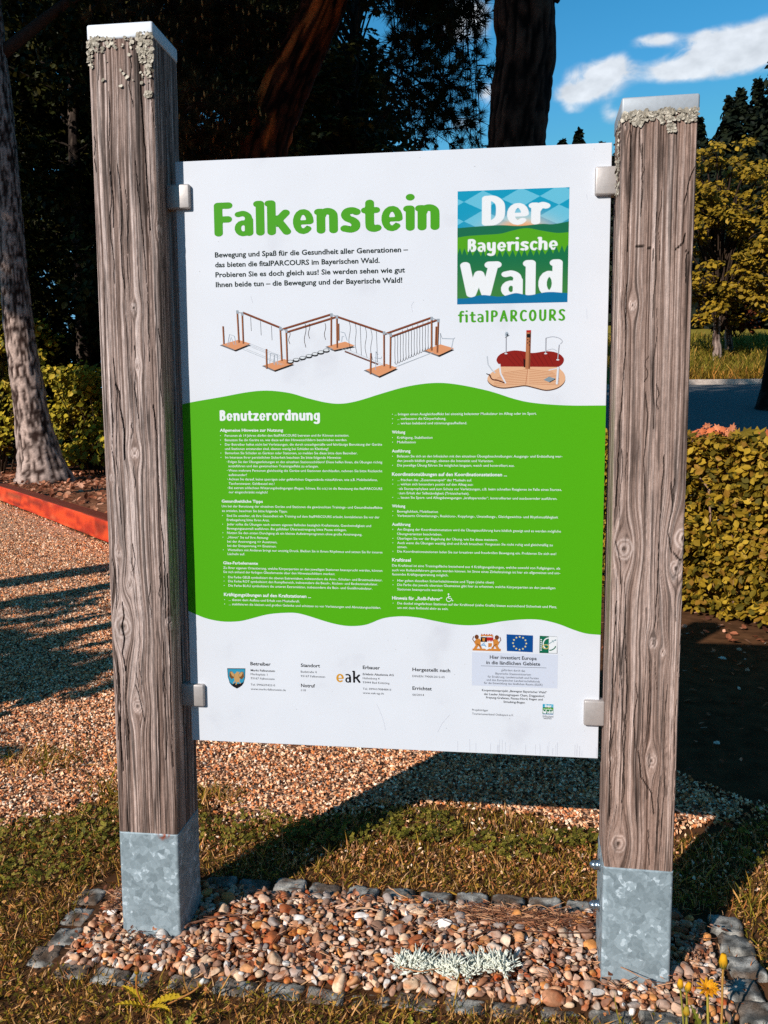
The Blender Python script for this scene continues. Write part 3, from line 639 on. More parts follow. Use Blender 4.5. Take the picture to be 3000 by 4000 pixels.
# town crest
I = Ink(1); sh = np.array([(81, 1021), (120, 1020), (119, 1040), (115, 1053), (108, 1060), (101, 1064), (93, 1060), (86, 1053), (82, 1040)], float)
ctr = sh.mean(0); I.poly(sh, C_(20, 40, 56)); I.poly(ctr+(sh-ctr)*.94, C_(58, 160, 192)); I.poly([(84, 1050), (92, 1055), (97, 1052), (103, 1054), (110, 1052), (117, 1048), (112, 1057), (101, 1063), (90, 1058)], C_(28, 26, 28))
GO = C_(212, 164, 104); GD = C_(128, 86, 44)
I.poly(catmull([(99, 1050), (95, 1042), (96, 1034), (100, 1030), (102, 1027), (106, 1030), (106, 1036), (108, 1044), (105, 1050)], 4), GO)
for s_ in (-1, 1):
    I.poly([(101+s_*4, 1034), (101+s_*10, 1027), (101+s_*15, 1028), (101+s_*16, 1038), (101+s_*11, 1044), (101+s_*6, 1041)], GD); I.poly([(101+s_*4.5, 1034), (101+s_*10, 1028), (101+s_*14, 1029), (101+s_*10, 1037), (101+s_*6, 1039)], GO)
    I.line((101+s_*3, 1046), (101+s_*8, 1053), 1.8, GO)
I.line((102, 1044), (99, 1056), 2.2, GO); I.line((103, 1029), (108, 1028.5), 1.4, GO); I.build('town_crest')

# foot of the board: emblems
I = Ink(1); word_mesh(I, 'e', 311, 1043, 18, 27, C_(230, 164, 48), .66, 4); word_mesh(I, 'ak', 330, 1043, 33, 27, C_(26, 24, 26), .66, 4); I.build('builder_logo')
I = Ink(1); RD, OC, BRN, WH, BL = C_(196, 44, 40), C_(222, 140, 60), C_(120, 66, 36), C_(250, 250, 250), C_(90, 160, 210)
I.poly([(590, 963), (646, 962), (646, 967), (590, 967)], OC)
for s_ in (-1, 1):
    q = lambda x, y: (618+s_*x, y)
    I.poly([q(11, 946), q(15, 942), q(21, 943), q(25, 950), q(22, 956), q(26, 963), q(20, 963), q(16, 957), q(13, 963), q(9, 963), q(12, 953)], OC); I.disc(618+s_*20, 939, 4.2, 4.6, BRN); I.path([q(24, 950), q(28, 944), q(26, 938)], 1.6, BRN); I.path([q(20, 953), q(14, 956), q(12, 960)], 1.4, BRN)
I.poly([(606, 939), (631, 939), (631, 957), (618, 965), (606, 957)], WH); I.poly([(606, 939), (618, 939), (618, 949), (606, 949)], BLK); I.poly([(609, 941), (615, 941), (614, 948), (610, 948)], OC); I.poly([(618, 939), (631, 939), (631, 949), (618, 949)], RD)
for k in range(4): I.poly([(619+k*3, 949), (620.5+k*3, 945), (622+k*3, 949)], WH)
for k in range(4): I.line((606+k*3, 957-k*.3), (614+k*1, 950+k*3), 1.4, BL)
I.poly([(621, 951), (629, 951), (628, 958), (621, 960)], OC); I.path([(606, 937), (612, 935), (618, 936), (625, 935), (631, 937)], 3, OC)
for k in range(5): I.disc(608+k*5, 933.5, 1.2, 1.2, RD)
I.build('state_arms')
I = Ink(1); I.poly([(657, 932), (709, 933), (709, 967), (658, 966)], C_(8, 78, 150))
for k in range(12):
    t = math.radians(30*k); cx, cy = 683+13*math.sin(t), 949.5-13*math.cos(t)
    I.poly([(cx+(2.5 if j % 2 == 0 else 1.0)*math.sin(j*math.pi/5), cy-(2.5 if j % 2 == 0 else 1.0)*math.cos(j*math.pi/5)) for j in range(10)], C_(252, 236, 160))
I.build('european_flag')
I = Ink(1); I.poly([(722, 933), (756, 934), (757, 968), (722, 968)], C_(70, 76, 74)); I.poly([(740, 934), (756, 934.5), (756, 967.4), (740, 967.4)], WH); I.poly([(722.5, 933.5), (740, 934), (740, 967.4), (722.5, 967.4)], C_(18, 112, 80))
I.ring(741, 949, 12, 12, 2.2, WH, 130, 265); I.ring(741, 950, 13, 12, 2.2, C_(18, 112, 80), 15, 90); I.ring(734, 955, 6, 4, 1.8, C_(214, 196, 110)); I.line((737, 951), (752, 941), 1.6, C_(150, 176, 180)); I.line((746, 941), (750, 946), 1.2, C_(150, 176, 180)); I.disc(753, 941, 1.4, 1.4, C_(120, 150, 160))
for k, ch in enumerate('LEADER'): I.line((723.6, 941+k*4.2), (726.4, 941+k*4.2), 2.2, WH); I.line((724, 942+k*4.2), (726, 943+k*4.2), .7, C_(18, 112, 80))
I.build('funding_emblem')
I = Ink(0); I.poly([(589, 970.5), (758, 970.5), (758, 1039), (589, 1039)], C_(226, 230, 243)); I.line((607, 998), (736, 998), .7, C_(60, 60, 66)); I.build('grey_box')
I = Ink(1); w_ = C_(252, 252, 252); I.disc(541.5, 853.5, 1.6, 1.6, w_, 12); I.path([(541.5, 856), (542, 862), (547, 862), (549, 867), (551, 866.5)], 1.5, w_); I.line((542, 858.5), (546, 858.5), 1.2, w_); I.ring(542, 864, 4.6, 4.6, 1.2, w_, 20, 265, 18); I.build('wheelchair_symbol')

# faint scratches and rain marks on the white sheet
I = Ink(1); sc_ = random.Random(5)
for P in ([(395, 1085), (402, 1100), (410, 1122), (413, 1140)], [(520, 1140), (530, 1120), (545, 1102)], [(470, 300), (468, 288), (472, 280)], [(148, 262), (152, 276)], [(800, 300), (801, 318)], [(795, 560-470), (797, 100)]): I.path(catmull(P, 4), .5, np.array((.50, .50, .55)))
for k in range(46):
    x, y = sc_.uniform(10, 830), sc_.choice([sc_.uniform(8, 440), sc_.uniform(930, 1172)]); h = sc_.uniform(.6, 1.6); I.disc(x, y, h*.5, h*.6, np.array((.42, .41, .42)), 7)
for k in range(26):
    x = sc_.uniform(560, 838); I.path([(x, 1170-sc_.uniform(4, 22)), (x+sc_.uniform(-1, 1), 1172), (x, 1177)], sc_.uniform(.5, 1.4), np.array((.56, .56, .60)))
tag(I.build('scratches'), kind='stuff')

# small print set in the built-in typeface
RULES = [
 ('b', 78.0, 526.9, 131.1, 'Allgemeine Hinweise zur Nutzung'),
 ('o', 88.0, 537.5, 255.2, 'Personen ab 14 Jahren dürfen den fitalPARCOURS betreten und ihr Können austesten.'),
 ('o', 88.0, 546.5, 251.1, 'Benutzen Sie die Geräte so, wie diese auf den Hinweisschildern beschrieben werden.'),
 ('o', 88.0, 555.5, 321.2, 'Der Betreiber haftet nicht bei Verletzungen, die durch unsachgemäße und fahrlässige Benutzung der Geräte'),
 ('n', 88.0, 564.2, 213.0, 'und Stationen entstanden sind, ebenso wenig bei Schäden an Kleidung!'),
 ('o', 88.0, 572.8, 271.5, 'Bemerken Sie Schäden an Geräten oder Stationen, so melden Sie diese bitte dem Betreiber.'),
 ('o', 88.0, 581.6, 238.7, 'Im Interesse Ihrer persönlichen Sicherheit beachten Sie bitte folgende Hinweise:'),
 ('p', 94.0, 590.6, 315.3, 'Folgen Sie den Übungsanleitungen an den einzelnen Stationsschildern! Diese helfen Ihnen, die Übungen richtig'),
 ('n', 94.0, 599.1, 186.6, 'auszuführen und den gewünschten Trainingseffekt zu erlangen.'),
 ('p', 94.0, 608.2, 315.2, 'Wenn mehrere Personen gleichzeitig die Geräte und Stationen durchlaufen, nehmen Sie bitte Rücksicht'),
 ('n', 94.0, 617.0, 38.2, 'aufeinander!'),
 ('p', 94.0, 625.8, 305.7, 'Achten Sie darauf, keine sperrigen oder gefährlichen Gegenstände mitzuführen, wie z.B. Mobiltelefone,'),
 ('n', 94.0, 634.7, 95.4, 'Taschenmesser, Geldbeutel etc.!'),
 ('p', 94.0, 643.5, 315.1, 'Bei extrem schlechten Witterungsbedingungen (Regen, Schnee, Eis o.ä.) ist die Benutzung des fitalPARCOURS'),
 ('n', 94.0, 652.2, 80.7, 'nur eingeschränkt möglich!'),
 ('b', 78.0, 670.9, 86.4, 'Gesundheitliche Tipps'),
 ('n', 78.0, 681.2, 331.0, 'Um bei der Benutzung der einzelnen Geräte und Stationen die gewünschten Trainings- und Gesundheitseffekte'),
 ('n', 78.0, 690.6, 137.0, 'zu erzielen, beachten Sie bitte folgende Tipps:'),
 ('o', 88.0, 700.6, 315.2, 'Sind Sie unsicher, ob Ihre Gesundheit ein Training auf dem fitalPARCOURS erlaubt, kontaktieren Sie vor der'),
 ('n', 88.0, 709.2, 89.4, 'Erstbegehung bitte Ihren Arzt.'),
 ('o', 88.0, 718.2, 298.1, 'Jeder sollte die Übungen nach seinem eigenen Befinden bezüglich Krafteinsatz, Geschwindigkeit und'),
 ('n', 88.0, 726.9, 248.3, 'Bewegungsausmaß ausführen. Bei gefühlter Überanstrengung bitte Pause einlegen.'),
 ('o', 88.0, 735.9, 279.7, 'Nutzen Sie den ersten Durchgang als ein kleines Aufwärmprogramm ohne große Anstrengung.'),
 ('o', 88.0, 745.1, 86.5, '„Hören“ Sie auf Ihre Atmung:'),
 ('n', 88.0, 753.8, 104.7, 'bei der Anstrengung => Ausatmen,'),
 ('n', 88.0, 762.5, 102.9, 'bei der Entspannung => Einatmen.'),
 ('o', 88.0, 771.3, 320.7, 'Wetteifern mit Anderen bringt nur unnötig Druck. Bleiben Sie in Ihrem Rhythmus und setzen Sie Ihr inneres'),
 ('n', 88.0, 779.6, 36.3, 'Lächeln auf.'),
 ('b', 78.0, 798.4, 73.6, 'Glas-Farbelemente'),
 ('n', 78.0, 808.6, 330.6, 'Zu Ihrer eigenen Orientierung, welche Körperpartien an den jeweiligen Stationen beansprucht werden, können'),
 ('n', 78.0, 817.2, 233.5, 'Sie sich anhand der farbigen Glaselemente über den Hinweisschildern merken:'),
 ('o', 88.0, 828.0, 320.5, 'Die Farbe GELB symbolisiert die oberen Extremitäten, insbesondere die Arm-, Schulter- und Brustmuskulatur.'),
 ('o', 88.0, 836.5, 311.4, 'Die Farbe ROT symbolisiert den Rumpfbereich, insbesondere die Bauch-, Rücken- und Beckenmuskulatur.'),
 ('o', 88.0, 845.6, 299.9, 'Die Farbe BLAU symbolisiert die unteren Extremitäten, insbesondere die Bein- und Gesäßmuskulatur.'),
 ('B', 78.0, 864.6, 183.5, 'Kräftigungsübungen auf den Kraftstationen ...'),
 ('o', 88.0, 875.4, 150.1, '... dienen dem Aufbau und Erhalt von Muskelkraft.'),
 ('o', 88.0, 884.5, 317.0, '... stabilisieren die kleinen und großen Gelenke und schützen so vor Verletzungen und Abnutzungsschäden.'),
 ('o', 434.2, 496.1, 275.4, '... bringen einen Ausgleichseffekt bei einseitig belasteter Muskulatur im Alltag oder im Sport.'),
 ('o', 439.7, 505.0, 95.8, '... verbessern die Körperhaltung.'),
 ('o', 439.7, 513.9, 136.5, '... wirken belebend und stimmungsaufhellend.'),
 ('b', 428.9, 531.3, 26.3, 'Wirkung'),
 ('o', 439.2, 542.0, 69.7, 'Kräftigung, Stabilisation'),
 ('o', 439.2, 550.9, 36.6, 'Mobilisation'),
 ('b', 428.8, 568.4, 36.7, 'Ausführung'),
 ('o', 439.1, 578.6, 320.7, 'Befassen Sie sich an den Infosäulen mit den einzelnen Übungsbeschreibungen: Ausgangs- und Endstellung wer-'),
 ('n', 439.1, 587.6, 189.0, 'den jeweils bildlich gezeigt, ebenso die Intensität und Varianten.'),
 ('o', 439.1, 596.6, 229.4, 'Die jeweilige Übung führen Sie möglichst langsam, weich und kontrolliert aus.'),
 ('B', 428.7, 614.3, 225.6, 'Koordinationsübungen auf den Koordinationsstationen ...'),
 ('o', 439.6, 625.5, 146.8, '... frischen das „Zusammenspiel“ der Muskeln auf.'),
 ('o', 439.5, 634.0, 149.4, '... wirken sich besonders positiv auf den Alltag aus:'),
 ('p', 443.3, 643.0, 316.5, 'als Sturzprophylaxe und zum Schutz vor Verletzungen, z.B. beim schnellen Reagieren im Falle eines Sturzes.'),
 ('p', 443.3, 651.8, 138.1, 'zum Erhalt der Selbständigkeit (Trittsicherheit).'),
 ('o', 439.5, 660.5, 311.9, '... lassen Sie Sport- und Alltagsbewegungen „kraftsparender“, kontrollierter und ausdauernder ausführen.'),
 ('b', 428.6, 677.8, 26.3, 'Wirkung'),
 ('o', 439.0, 688.3, 80.9, 'Beweglichkeit, Mobilisation'),
 ('o', 438.9, 696.9, 314.8, 'Verbesserte Orientierungs-, Reaktions-, Kopplungs-, Umstellungs-, Gleichgewichts- und Rhythmusfähigkeit'),
 ('b', 428.5, 714.4, 36.8, 'Ausführung'),
 ('o', 438.9, 724.4, 320.7, 'Am Eingang der Koordinationsstation wird die Übungsausführung kurz bildlich gezeigt und es werden mögliche'),
 ('n', 438.9, 733.5, 89.2, 'Übungsvarianten beschrieben.'),
 ('o', 438.9, 742.7, 199.2, 'Überlegen Sie vor der Begehung der Übung, wie Sie diese meistern.'),
 ('o', 438.9, 751.6, 305.4, 'Auch wenn die Übungen wacklig sind und Kraft brauchen: Vergessen Sie nicht ruhig und gleichmäßig zu'),
 ('n', 438.9, 759.8, 20.0, 'atmen.'),
 ('o', 438.8, 768.8, 312.4, 'Die Koordinationsstationen laden Sie zur kreativen und freudvollen Bewegung ein. Probieren Sie sich aus!'),
 ('B', 428.3, 786.2, 37.8, 'Kraftinsel'),
 ('n', 428.3, 797.5, 331.1, 'Die Kraftinsel ist eine Trainingsfläche bestehend aus 4 Kräftigungsübungen, welche sowohl von Fußgängern, als'),
 ('n', 428.3, 806.8, 331.3, 'auch von Rollstuhlfahrern genutzt werden können. Im Sinne eines Zirkeltrainings ist hier ein allgemeines und um-'),
 ('n', 428.3, 815.3, 112.7, 'fassendes Kräftigungstraining möglich.'),
 ('o', 438.8, 827.9, 192.3, 'Hier gelten dieselben Sicherheitshinweise und Tipps (siehe oben)'),
 ('o', 438.7, 836.6, 312.0, 'Die Farbe des jeweils obersten Glassteines gibt hier zu erkennen, welche Körperpartien an den jeweiligen'),
 ('n', 438.7, 845.7, 91.1, 'Stationen beansprucht werden'),
 ('B', 428.2, 863.8, 100.9, 'Hinweis für „Rolli-Fahrer“'),
 ('o', 438.7, 874.4, 315.8, 'Die dunkel eingefärbten Stationen auf der Kraftinsel (siehe Grafik) bieten ausreichend Sicherheit und Platz,'),
 ('n', 438.7, 883.5, 102.6, 'um mit dem Rollstuhl aktiv zu sein.'),
]
INTRO = [
 ('i', 76.8, 181.3, 384.4, 'Bewegung und Spaß für die Gesundheit aller Generationen –'),
 ('i', 76.7, 200.3, 329.4, 'das bieten die fitalPARCOURS im Bayerischen Wald.'),
 ('i', 76.9, 219.7, 378.4, 'Probieren Sie es doch gleich aus! Sie werden sehen wie gut'),
 ('i', 77.1, 238.8, 372.9, 'Ihnen beide tun – die Bewegung und der Bayerische Wald!'),
]
FOOT = [
 ('h', 131.1, 1009.5, 43.1, 'Betreiber'),
 ('d', 131.3, 1023.5, 51.8, 'Markt Falkenstein'),
 ('s', 131.1, 1031.9, 35.7, 'Marktplatz 1'),
 ('s', 131.0, 1040.6, 50.8, '93167 Falkenstein'),
 ('s', 130.7, 1054.1, 51.9, 'Tel. 09462/9422-0'),
 ('s', 130.5, 1063.4, 75.1, 'www.markt-falkenstein.de'),
 ('h', 237.9, 1009.3, 40.4, 'Standort'),
 ('s', 237.7, 1022.9, 33.3, 'Badstraße 4'),
 ('s', 237.6, 1032.1, 51.0, '93167 Falkenstein'),
 ('h', 237.8, 1052.2, 29.4, 'Notruf'),
 ('s', 237.7, 1062.2, 10.1, '110'),
 ('h', 367.2, 1009.4, 35.2, 'Erbauer'),
 ('d', 367.1, 1023.5, 63.6, 'Erlebnis Akademie AG'),
 ('s', 367.1, 1032.0, 34.4, 'Hafenberg 4'),
 ('s', 367.0, 1040.7, 54.8, '93444 Bad Kötzting'),
 ('s', 366.9, 1054.3, 58.5, 'Tel. 09941/908484-0'),
 ('s', 366.9, 1062.9, 43.6, 'www.eak-ag.de'),
 ('h', 469.0, 1010.2, 76.5, 'Hergestellt nach'),
 ('s', 469.0, 1024.1, 65.3, 'DIN/EN 79000:2012-05'),
 ('h', 469.0, 1049.3, 39.3, 'Errichtet'),
 ('s', 469.0, 1062.9, 23.5, '06/2014'),
 ('h', 624.4, 979.6, 92.5, 'Hier investiert Europa'),
 ('h', 617.6, 990.7, 106.3, 'in die ländlichen Gebiete'),
 ('s', 647.5, 1005.4, 46.7, 'gefördert durch das'),
 ('s', 636.0, 1012.8, 70.0, 'Bayerische Staatsministerium'),
 ('s', 620.6, 1019.7, 100.8, 'für Ernährung, Landwirtschaft und Forsten'),
 ('s', 618.5, 1026.4, 105.1, 'und den Europäischen Landwirtschaftsfonds'),
 ('s', 613.3, 1032.9, 115.6, 'für die Entwicklung des ländlichen Raums (ELER)'),
 ('d', 609.3, 1048.0, 128.3, 'Kooperationsprojekt „Bewegter Bayerischer Wald“'),
 ('d', 613.5, 1055.9, 120.2, 'der Leader Aktionsgruppen Cham, Deggendorf,'),
 ('d', 617.7, 1062.9, 112.0, 'Freyung-Grafenau, Passau-Nord, Regen und'),
 ('d', 652.4, 1070.5, 42.4, 'Straubing-Bogen'),
 ('s', 589.9, 1089.6, 32.3, 'Projektträger'),
 ('s', 589.9, 1097.7, 82.7, 'Tourismusverband Ostbayern e.V.'),
 ('s', 730.6, 1097.2, 20.5, 'Erfrischend'),
 ('s', 732.3, 1100.9, 16.4, 'natürlich.'),
]

def small_print(blocks):
    """blocks: (object name, lines, ink layer); one mesh object per block"""
    curves = []
    for name, lines, cols in blocks:
        for st, x, y, wd, t in lines:
            cu = bpy.data.curves.new('line', 'FONT'); cu.body = t; cu.size = 1; cu.resolution_u = 2; cu.fill_mode = 'FRONT'
            cu.offset = {'b': .022, 'B': .022, 'h': .018, 'd': .012, 'i': .024, 'n': .004, 'o': .004, 'p': .004, 's': .0}[st]
            ob = bpy.data.objects.new('line', cu); COL.objects.link(ob); curves.append(ob)
    bpy.context.view_layer.update(); dg = bpy.context.evaluated_depsgraph_get(); i = 0
    CAPH = {'b': 6.0, 'B': 6.9, 'h': 7.4, 'd': 4.6, 'i': 10.2, 'n': 5.0, 'o': 5.0, 'p': 5.0, 's': 4.5}
    for name, lines, cols in blocks:
        I = Ink(1)
        for st, x, y, wd, t in lines:
            me = curves[i].evaluated_get(dg).to_mesh(); n = len(me.vertices); V = np.zeros(n*3); me.vertices.foreach_get('co', V); V = V.reshape(-1, 3)
            me.calc_loop_triangles(); T = np.zeros(len(me.loop_triangles)*3, int); me.loop_triangles.foreach_get('vertices', T); T = T.reshape(-1, 3)
            x0, x1 = V[:, 0].min(), V[:, 0].max(); cap = CAPH[st]/.729
            P = np.stack([x+(V[:, 0]-x0)/(x1-x0)*wd, y+CAPH[st]*.44-V[:, 1]*cap], 1); I.mesh(P, T, cols(st))
            if st == 'o': I.disc(x-(9 if x < 430 else max(2.5, x-430)), y, .75, .75, cols(st), 8)
            if st == 'p': I.disc(x-2.4, y, .6, .6, cols(st), 8)
            curves[i].evaluated_get(dg).to_mesh_clear(); i += 1
        I.build(name)
    for ob in curves:
        cu = ob.data; bpy.data.objects.remove(ob); bpy.data.curves.remove(cu)
wcol = lambda st: C_(252, 252, 252); dcol = lambda st: C_(26, 44, 40); fcol = lambda st: C_(62, 62, 68) if st == 's' else C_(28, 28, 32)
small_print([('rules_text', [r for r in RULES if r[1] < 420], wcol), ('exercise_text', [r for r in RULES if r[1] > 420], wcol), ('intro_text', INTRO, dcol),
             ('operator_text', [r for r in FOOT if r[1] < 230], fcol), ('location_text', [r for r in FOOT if 230 < r[1] < 300], fcol), ('builder_text', [r for r in FOOT if 300 < r[1] < 450], fcol),
             ('standard_text', [r for r in FOOT if 450 < r[1] < 580], fcol), ('funding_text', [r for r in FOOT if r[1] > 580 and r[2] < 1040], fcol), ('cooperation_text', [r for r in FOOT if r[1] > 600 and 1040 < r[2] < 1075], fcol), ('sponsor_text', [r for r in FOOT if 580 < r[1] < 600], fcol), ('small_logo_text', [r for r in FOOT if r[1] > 700 and r[2] > 1090], fcol)])

# ================================================================== GROUND
def terr(x, y):
    x, y = np.asarray(x, float), np.asarray(y, float)
    p = np.interp(y, [-60, 5, 8, 12, 16, 20, 24, 28, 40, 60, 120, 500], [0, 0, .30, .82, 1.42, 1.84, 2.60, 3.42, 5.2, 7.2, 11, 22])
    return p*sstep(-7.0, 4.4, x)
BEAM_A, BEAM_B = np.array([-8.9, 11.85]), np.array([-1.95, 4.02])        # front bottom edge of the timber beam
def beyond_beam(x, y):
    d = BEAM_B-BEAM_A; return (d[0]*(y-BEAM_A[1])-d[1]*(x-BEAM_A[0]))/np.linalg.norm(d)     # > 0 behind the beam
LB = np.array([(-6, 1.2), (-3, .55), (-1.6, .42), (-1.1, .36), (-.95, .50), (-.82, .80), (-.66, .66), (-.5, .47), (-.25, .55), (0, .66), (.3, .62), (.55, .52), (.8, .62), (1.1, .8), (2, 1.6), (6, 3)])
def lawn_edge(x): return np.interp(x, LB[:, 0], LB[:, 1])
def axis_pts(a, k, n): t = np.linspace(-1, 1, n); return a*np.sinh(k*t)/math.sinh(k)
gx = np.unique(np.concatenate([axis_pts(400, 6.0, 150), np.linspace(-3, 7, 60)])); gy = np.unique(np.concatenate([axis_pts(500, 6.2, 150), np.linspace(-1, 30, 90)]))
X, Y = np.meshgrid(gx, gy); Zt = terr(X, Y); idx = np.arange(X.size).reshape(X.shape)
Fg = np.stack([idx[:-1, :-1], idx[:-1, 1:], idx[1:, 1:], idx[1:, :-1]], 2).reshape(-1, 4)
soil = lerp(S(62, 42, 28), S(108, 72, 46), fbm(X*.9, Y*.9, 3)); mead = lerp(S(112, 104, 36), S(150, 124, 50), fbm(X*.5, Y*.5, 9)); litter = lerp(S(110, 66, 44), S(150, 98, 70), fbm(X*1.5, Y*1.5, 5))
gc = lerp(soil, mead, np.clip(sstep(3, 8, X)*sstep(18, 21, Y)+.8*sstep(-2, 1, X)*sstep(5.5, 8, Y), 0, 1)); gc = lerp(gc, litter, sstep(-.2, .4, beyond_beam(X, Y))*sstep(1, -2, X)*sstep(60, 20, Y)); gc = lerp(gc, mead, sstep(40, 60, Y))
M_ground = mat_col('soil', .95, .05, 14, .35, .6, 40)
g_ = mesh_obj('ground', np.stack([X.ravel(), Y.ravel(), Zt.ravel()-.004], 1), Fg, M_ground, None, True, gc.reshape(-1, 3)); tag(g_, kind='structure')

# fine gravel of the exercise ground (sheet + loose chips)
def in_path(x, y):
    return (y > lawn_edge(x)+.05*(noise(x*6, y*6, 2)-.5)) & (beyond_beam(x, y) < .02) & (y < 4.3-.75*(x-.4)) & (x < 4)
M_gsheet = mat_ramp('gravel_sheet', 95, [(.05, S(80, 50, 36)), (.3, S(178, 120, 84)), (.55, S(226, 166, 124)), (.8, S(242, 200, 166)), (.95, S(150, 90, 56))], .9, .1, 1.0, 'voronoi', bdist=.012)
px = np.linspace(-9, 3.6, 253); py = np.linspace(.3, 12, 235); X, Y = np.meshgrid(px, py); ok = in_path(X, Y); idx = np.arange(X.size).reshape(X.shape)
q = ok[:-1, :-1] & ok[1:, :-1] & ok[:-1, 1:] & ok[1:, 1:]; Fp = np.stack([idx[:-1, :-1], idx[:-1, 1:], idx[1:, 1:], idx[1:, :-1]], 2)[q]
used, inv = np.unique(Fp, return_inverse=True); Vp = np.stack([X.ravel()[used], Y.ravel()[used], terr(X.ravel()[used], Y.ravel()[used])+.001], 1)
p_ = mesh_obj('gravel_path', Vp, inv.reshape(-1, 4), M_gsheet, None, True); tag(p_, kind='structure')
octV = np.array([(1, 0, 0), (-1, 0, 0), (0, 1, 0), (0, -1, 0), (0, 0, 1), (0, 0, -1)], float)
octF = np.array([(0, 2, 4), (2, 1, 4), (1, 3, 4), (3, 0, 4), (2, 0, 5), (1, 2, 5), (3, 1, 5), (0, 3, 5)])
def chip_cloud(n, xr, yr, s0, s1, test):
    x = rng.uniform(*xr, n); y = rng.uniform(*yr, n); k = test(x, y); x, y = x[k], y[k]; return x, y, rng.uniform(s0, s1, len(x))
parts_ = [chip_cloud(150000, (-2.6, 2.4), (.35, 2.6), .003, .0068, in_path), chip_cloud(70000, (-4.5, 2.2), (2.4, 5.5), .004, .0085, in_path), chip_cloud(26000, (-8.5, -2), (5, 11), .006, .011, in_path)]
parts_.append(chip_cloud(5200, (-.655, .665), (-.145, .14), .0016, .0036, lambda x, y: x > -9))
# stray chips in the grass edge
parts_.append(chip_cloud(9000, (-1.6, 1.4), (.25, .8), .003, .006, lambda x, y: (~in_path(x, y)) & (rng.random(len(x)) < .45) & (y > .3)))
x = np.concatenate([p[0] for p in parts_]); y = np.concatenate([p[1] for p in parts_]); s = np.concatenate([p[2] for p in parts_]); n = len(x)
PAL = np.array([S(236, 176, 132), S(222, 156, 112), S(244, 202, 164), S(204, 132, 90), S(250, 224, 200), S(172, 106, 70), S(166, 124, 98), S(210, 128, 74), S(108, 72, 52), S(238, 188, 150), S(80, 52, 36), S(60, 38, 26)])
cc = PAL[rng.integers(0, len(PAL), n)]*rng.uniform(1.0, 1.3, (n, 1))*[1, .955, .88]
rot = frames(rand_dirs(n), rng.random(n)*6.28); sc = np.stack([s*rng.uniform(.9, 1.5, n), s*rng.uniform(.7, 1.1, n), s*rng.uniform(.45, .8, n)], 1)
V, F = inst(octV, octF, np.stack([x, y, terr(x, y)+.002+s*.35*rng.random(n)], 1), rot, sc); V += rng.normal(0, .0007, V.shape)
tag(mesh_obj('gravel_chips', V, F, M_chip, None, False, np.repeat(cc, 6, 0)), 'pinkish fine gravel chips covering the exercise ground', 'gravel', kind='stuff')

# gravel bed under the sign: rounded pebbles
BX0, BX1, BY0, BY1 = -.655, .665, -.142, .138
V, F = box(BX0-.02, BX1+.02, BY0-.01, BY1+.01, -.05, .0)
bs = mesh_obj('gravel_bed_base', V, F, mat_ramp('bed_soil', 60, [(.3, S(50, 34, 24)), (.7, S(104, 72, 50))], .95, .05, .5)); tag(bs, kind='structure')
def pebbles(n, rmin, rmax, zb, sub, tries):
    out = []; cell = {}; cs = .02
    for _ in range(tries):
        if len(out) >= n: break
        r = rmin+(rmax-rmin)*random.random()**1.7; x = random.uniform(BX0+.004, BX1-.004); y = random.uniform(BY0-.014, BY1+.012)
        if any(abs(x-c[0]) < .062 and abs(y-c[1]) < .062 for c in ((-.5, .0071), (.4916, -.0224))): continue
        ci, cj = int(x/cs), int(y/cs); bad = False
        for i in range(ci-3, ci+4):
            for j in range(cj-3, cj+4):
                for (a, b, c) in cell.get((i, j), ()):
                    if (x-a)**2+(y-b)**2 < (.86*(r+c))**2: bad = True; break
                if bad: break
            if bad: break
        if bad: continue
        cell.setdefault((ci, cj), []).append((x, y, r)); out.append((x, y, r))
    P = np.array(out); return P, zb, sub
PCOL = np.array([S(226, 172, 134), S(206, 148, 108), S(238, 204, 174), S(186, 126, 90), S(214, 150, 100), S(164, 122, 98), S(246, 232, 220), S(212, 184, 162), S(140, 108, 90), S(222, 146, 80), S(192, 156, 134), S(190, 104, 58), S(232, 192, 156), S(176, 156, 144), S(228, 182, 150), S(206, 164, 138)])
acc = Acc(); IC = {2: ico(2), 3: ico(3)}
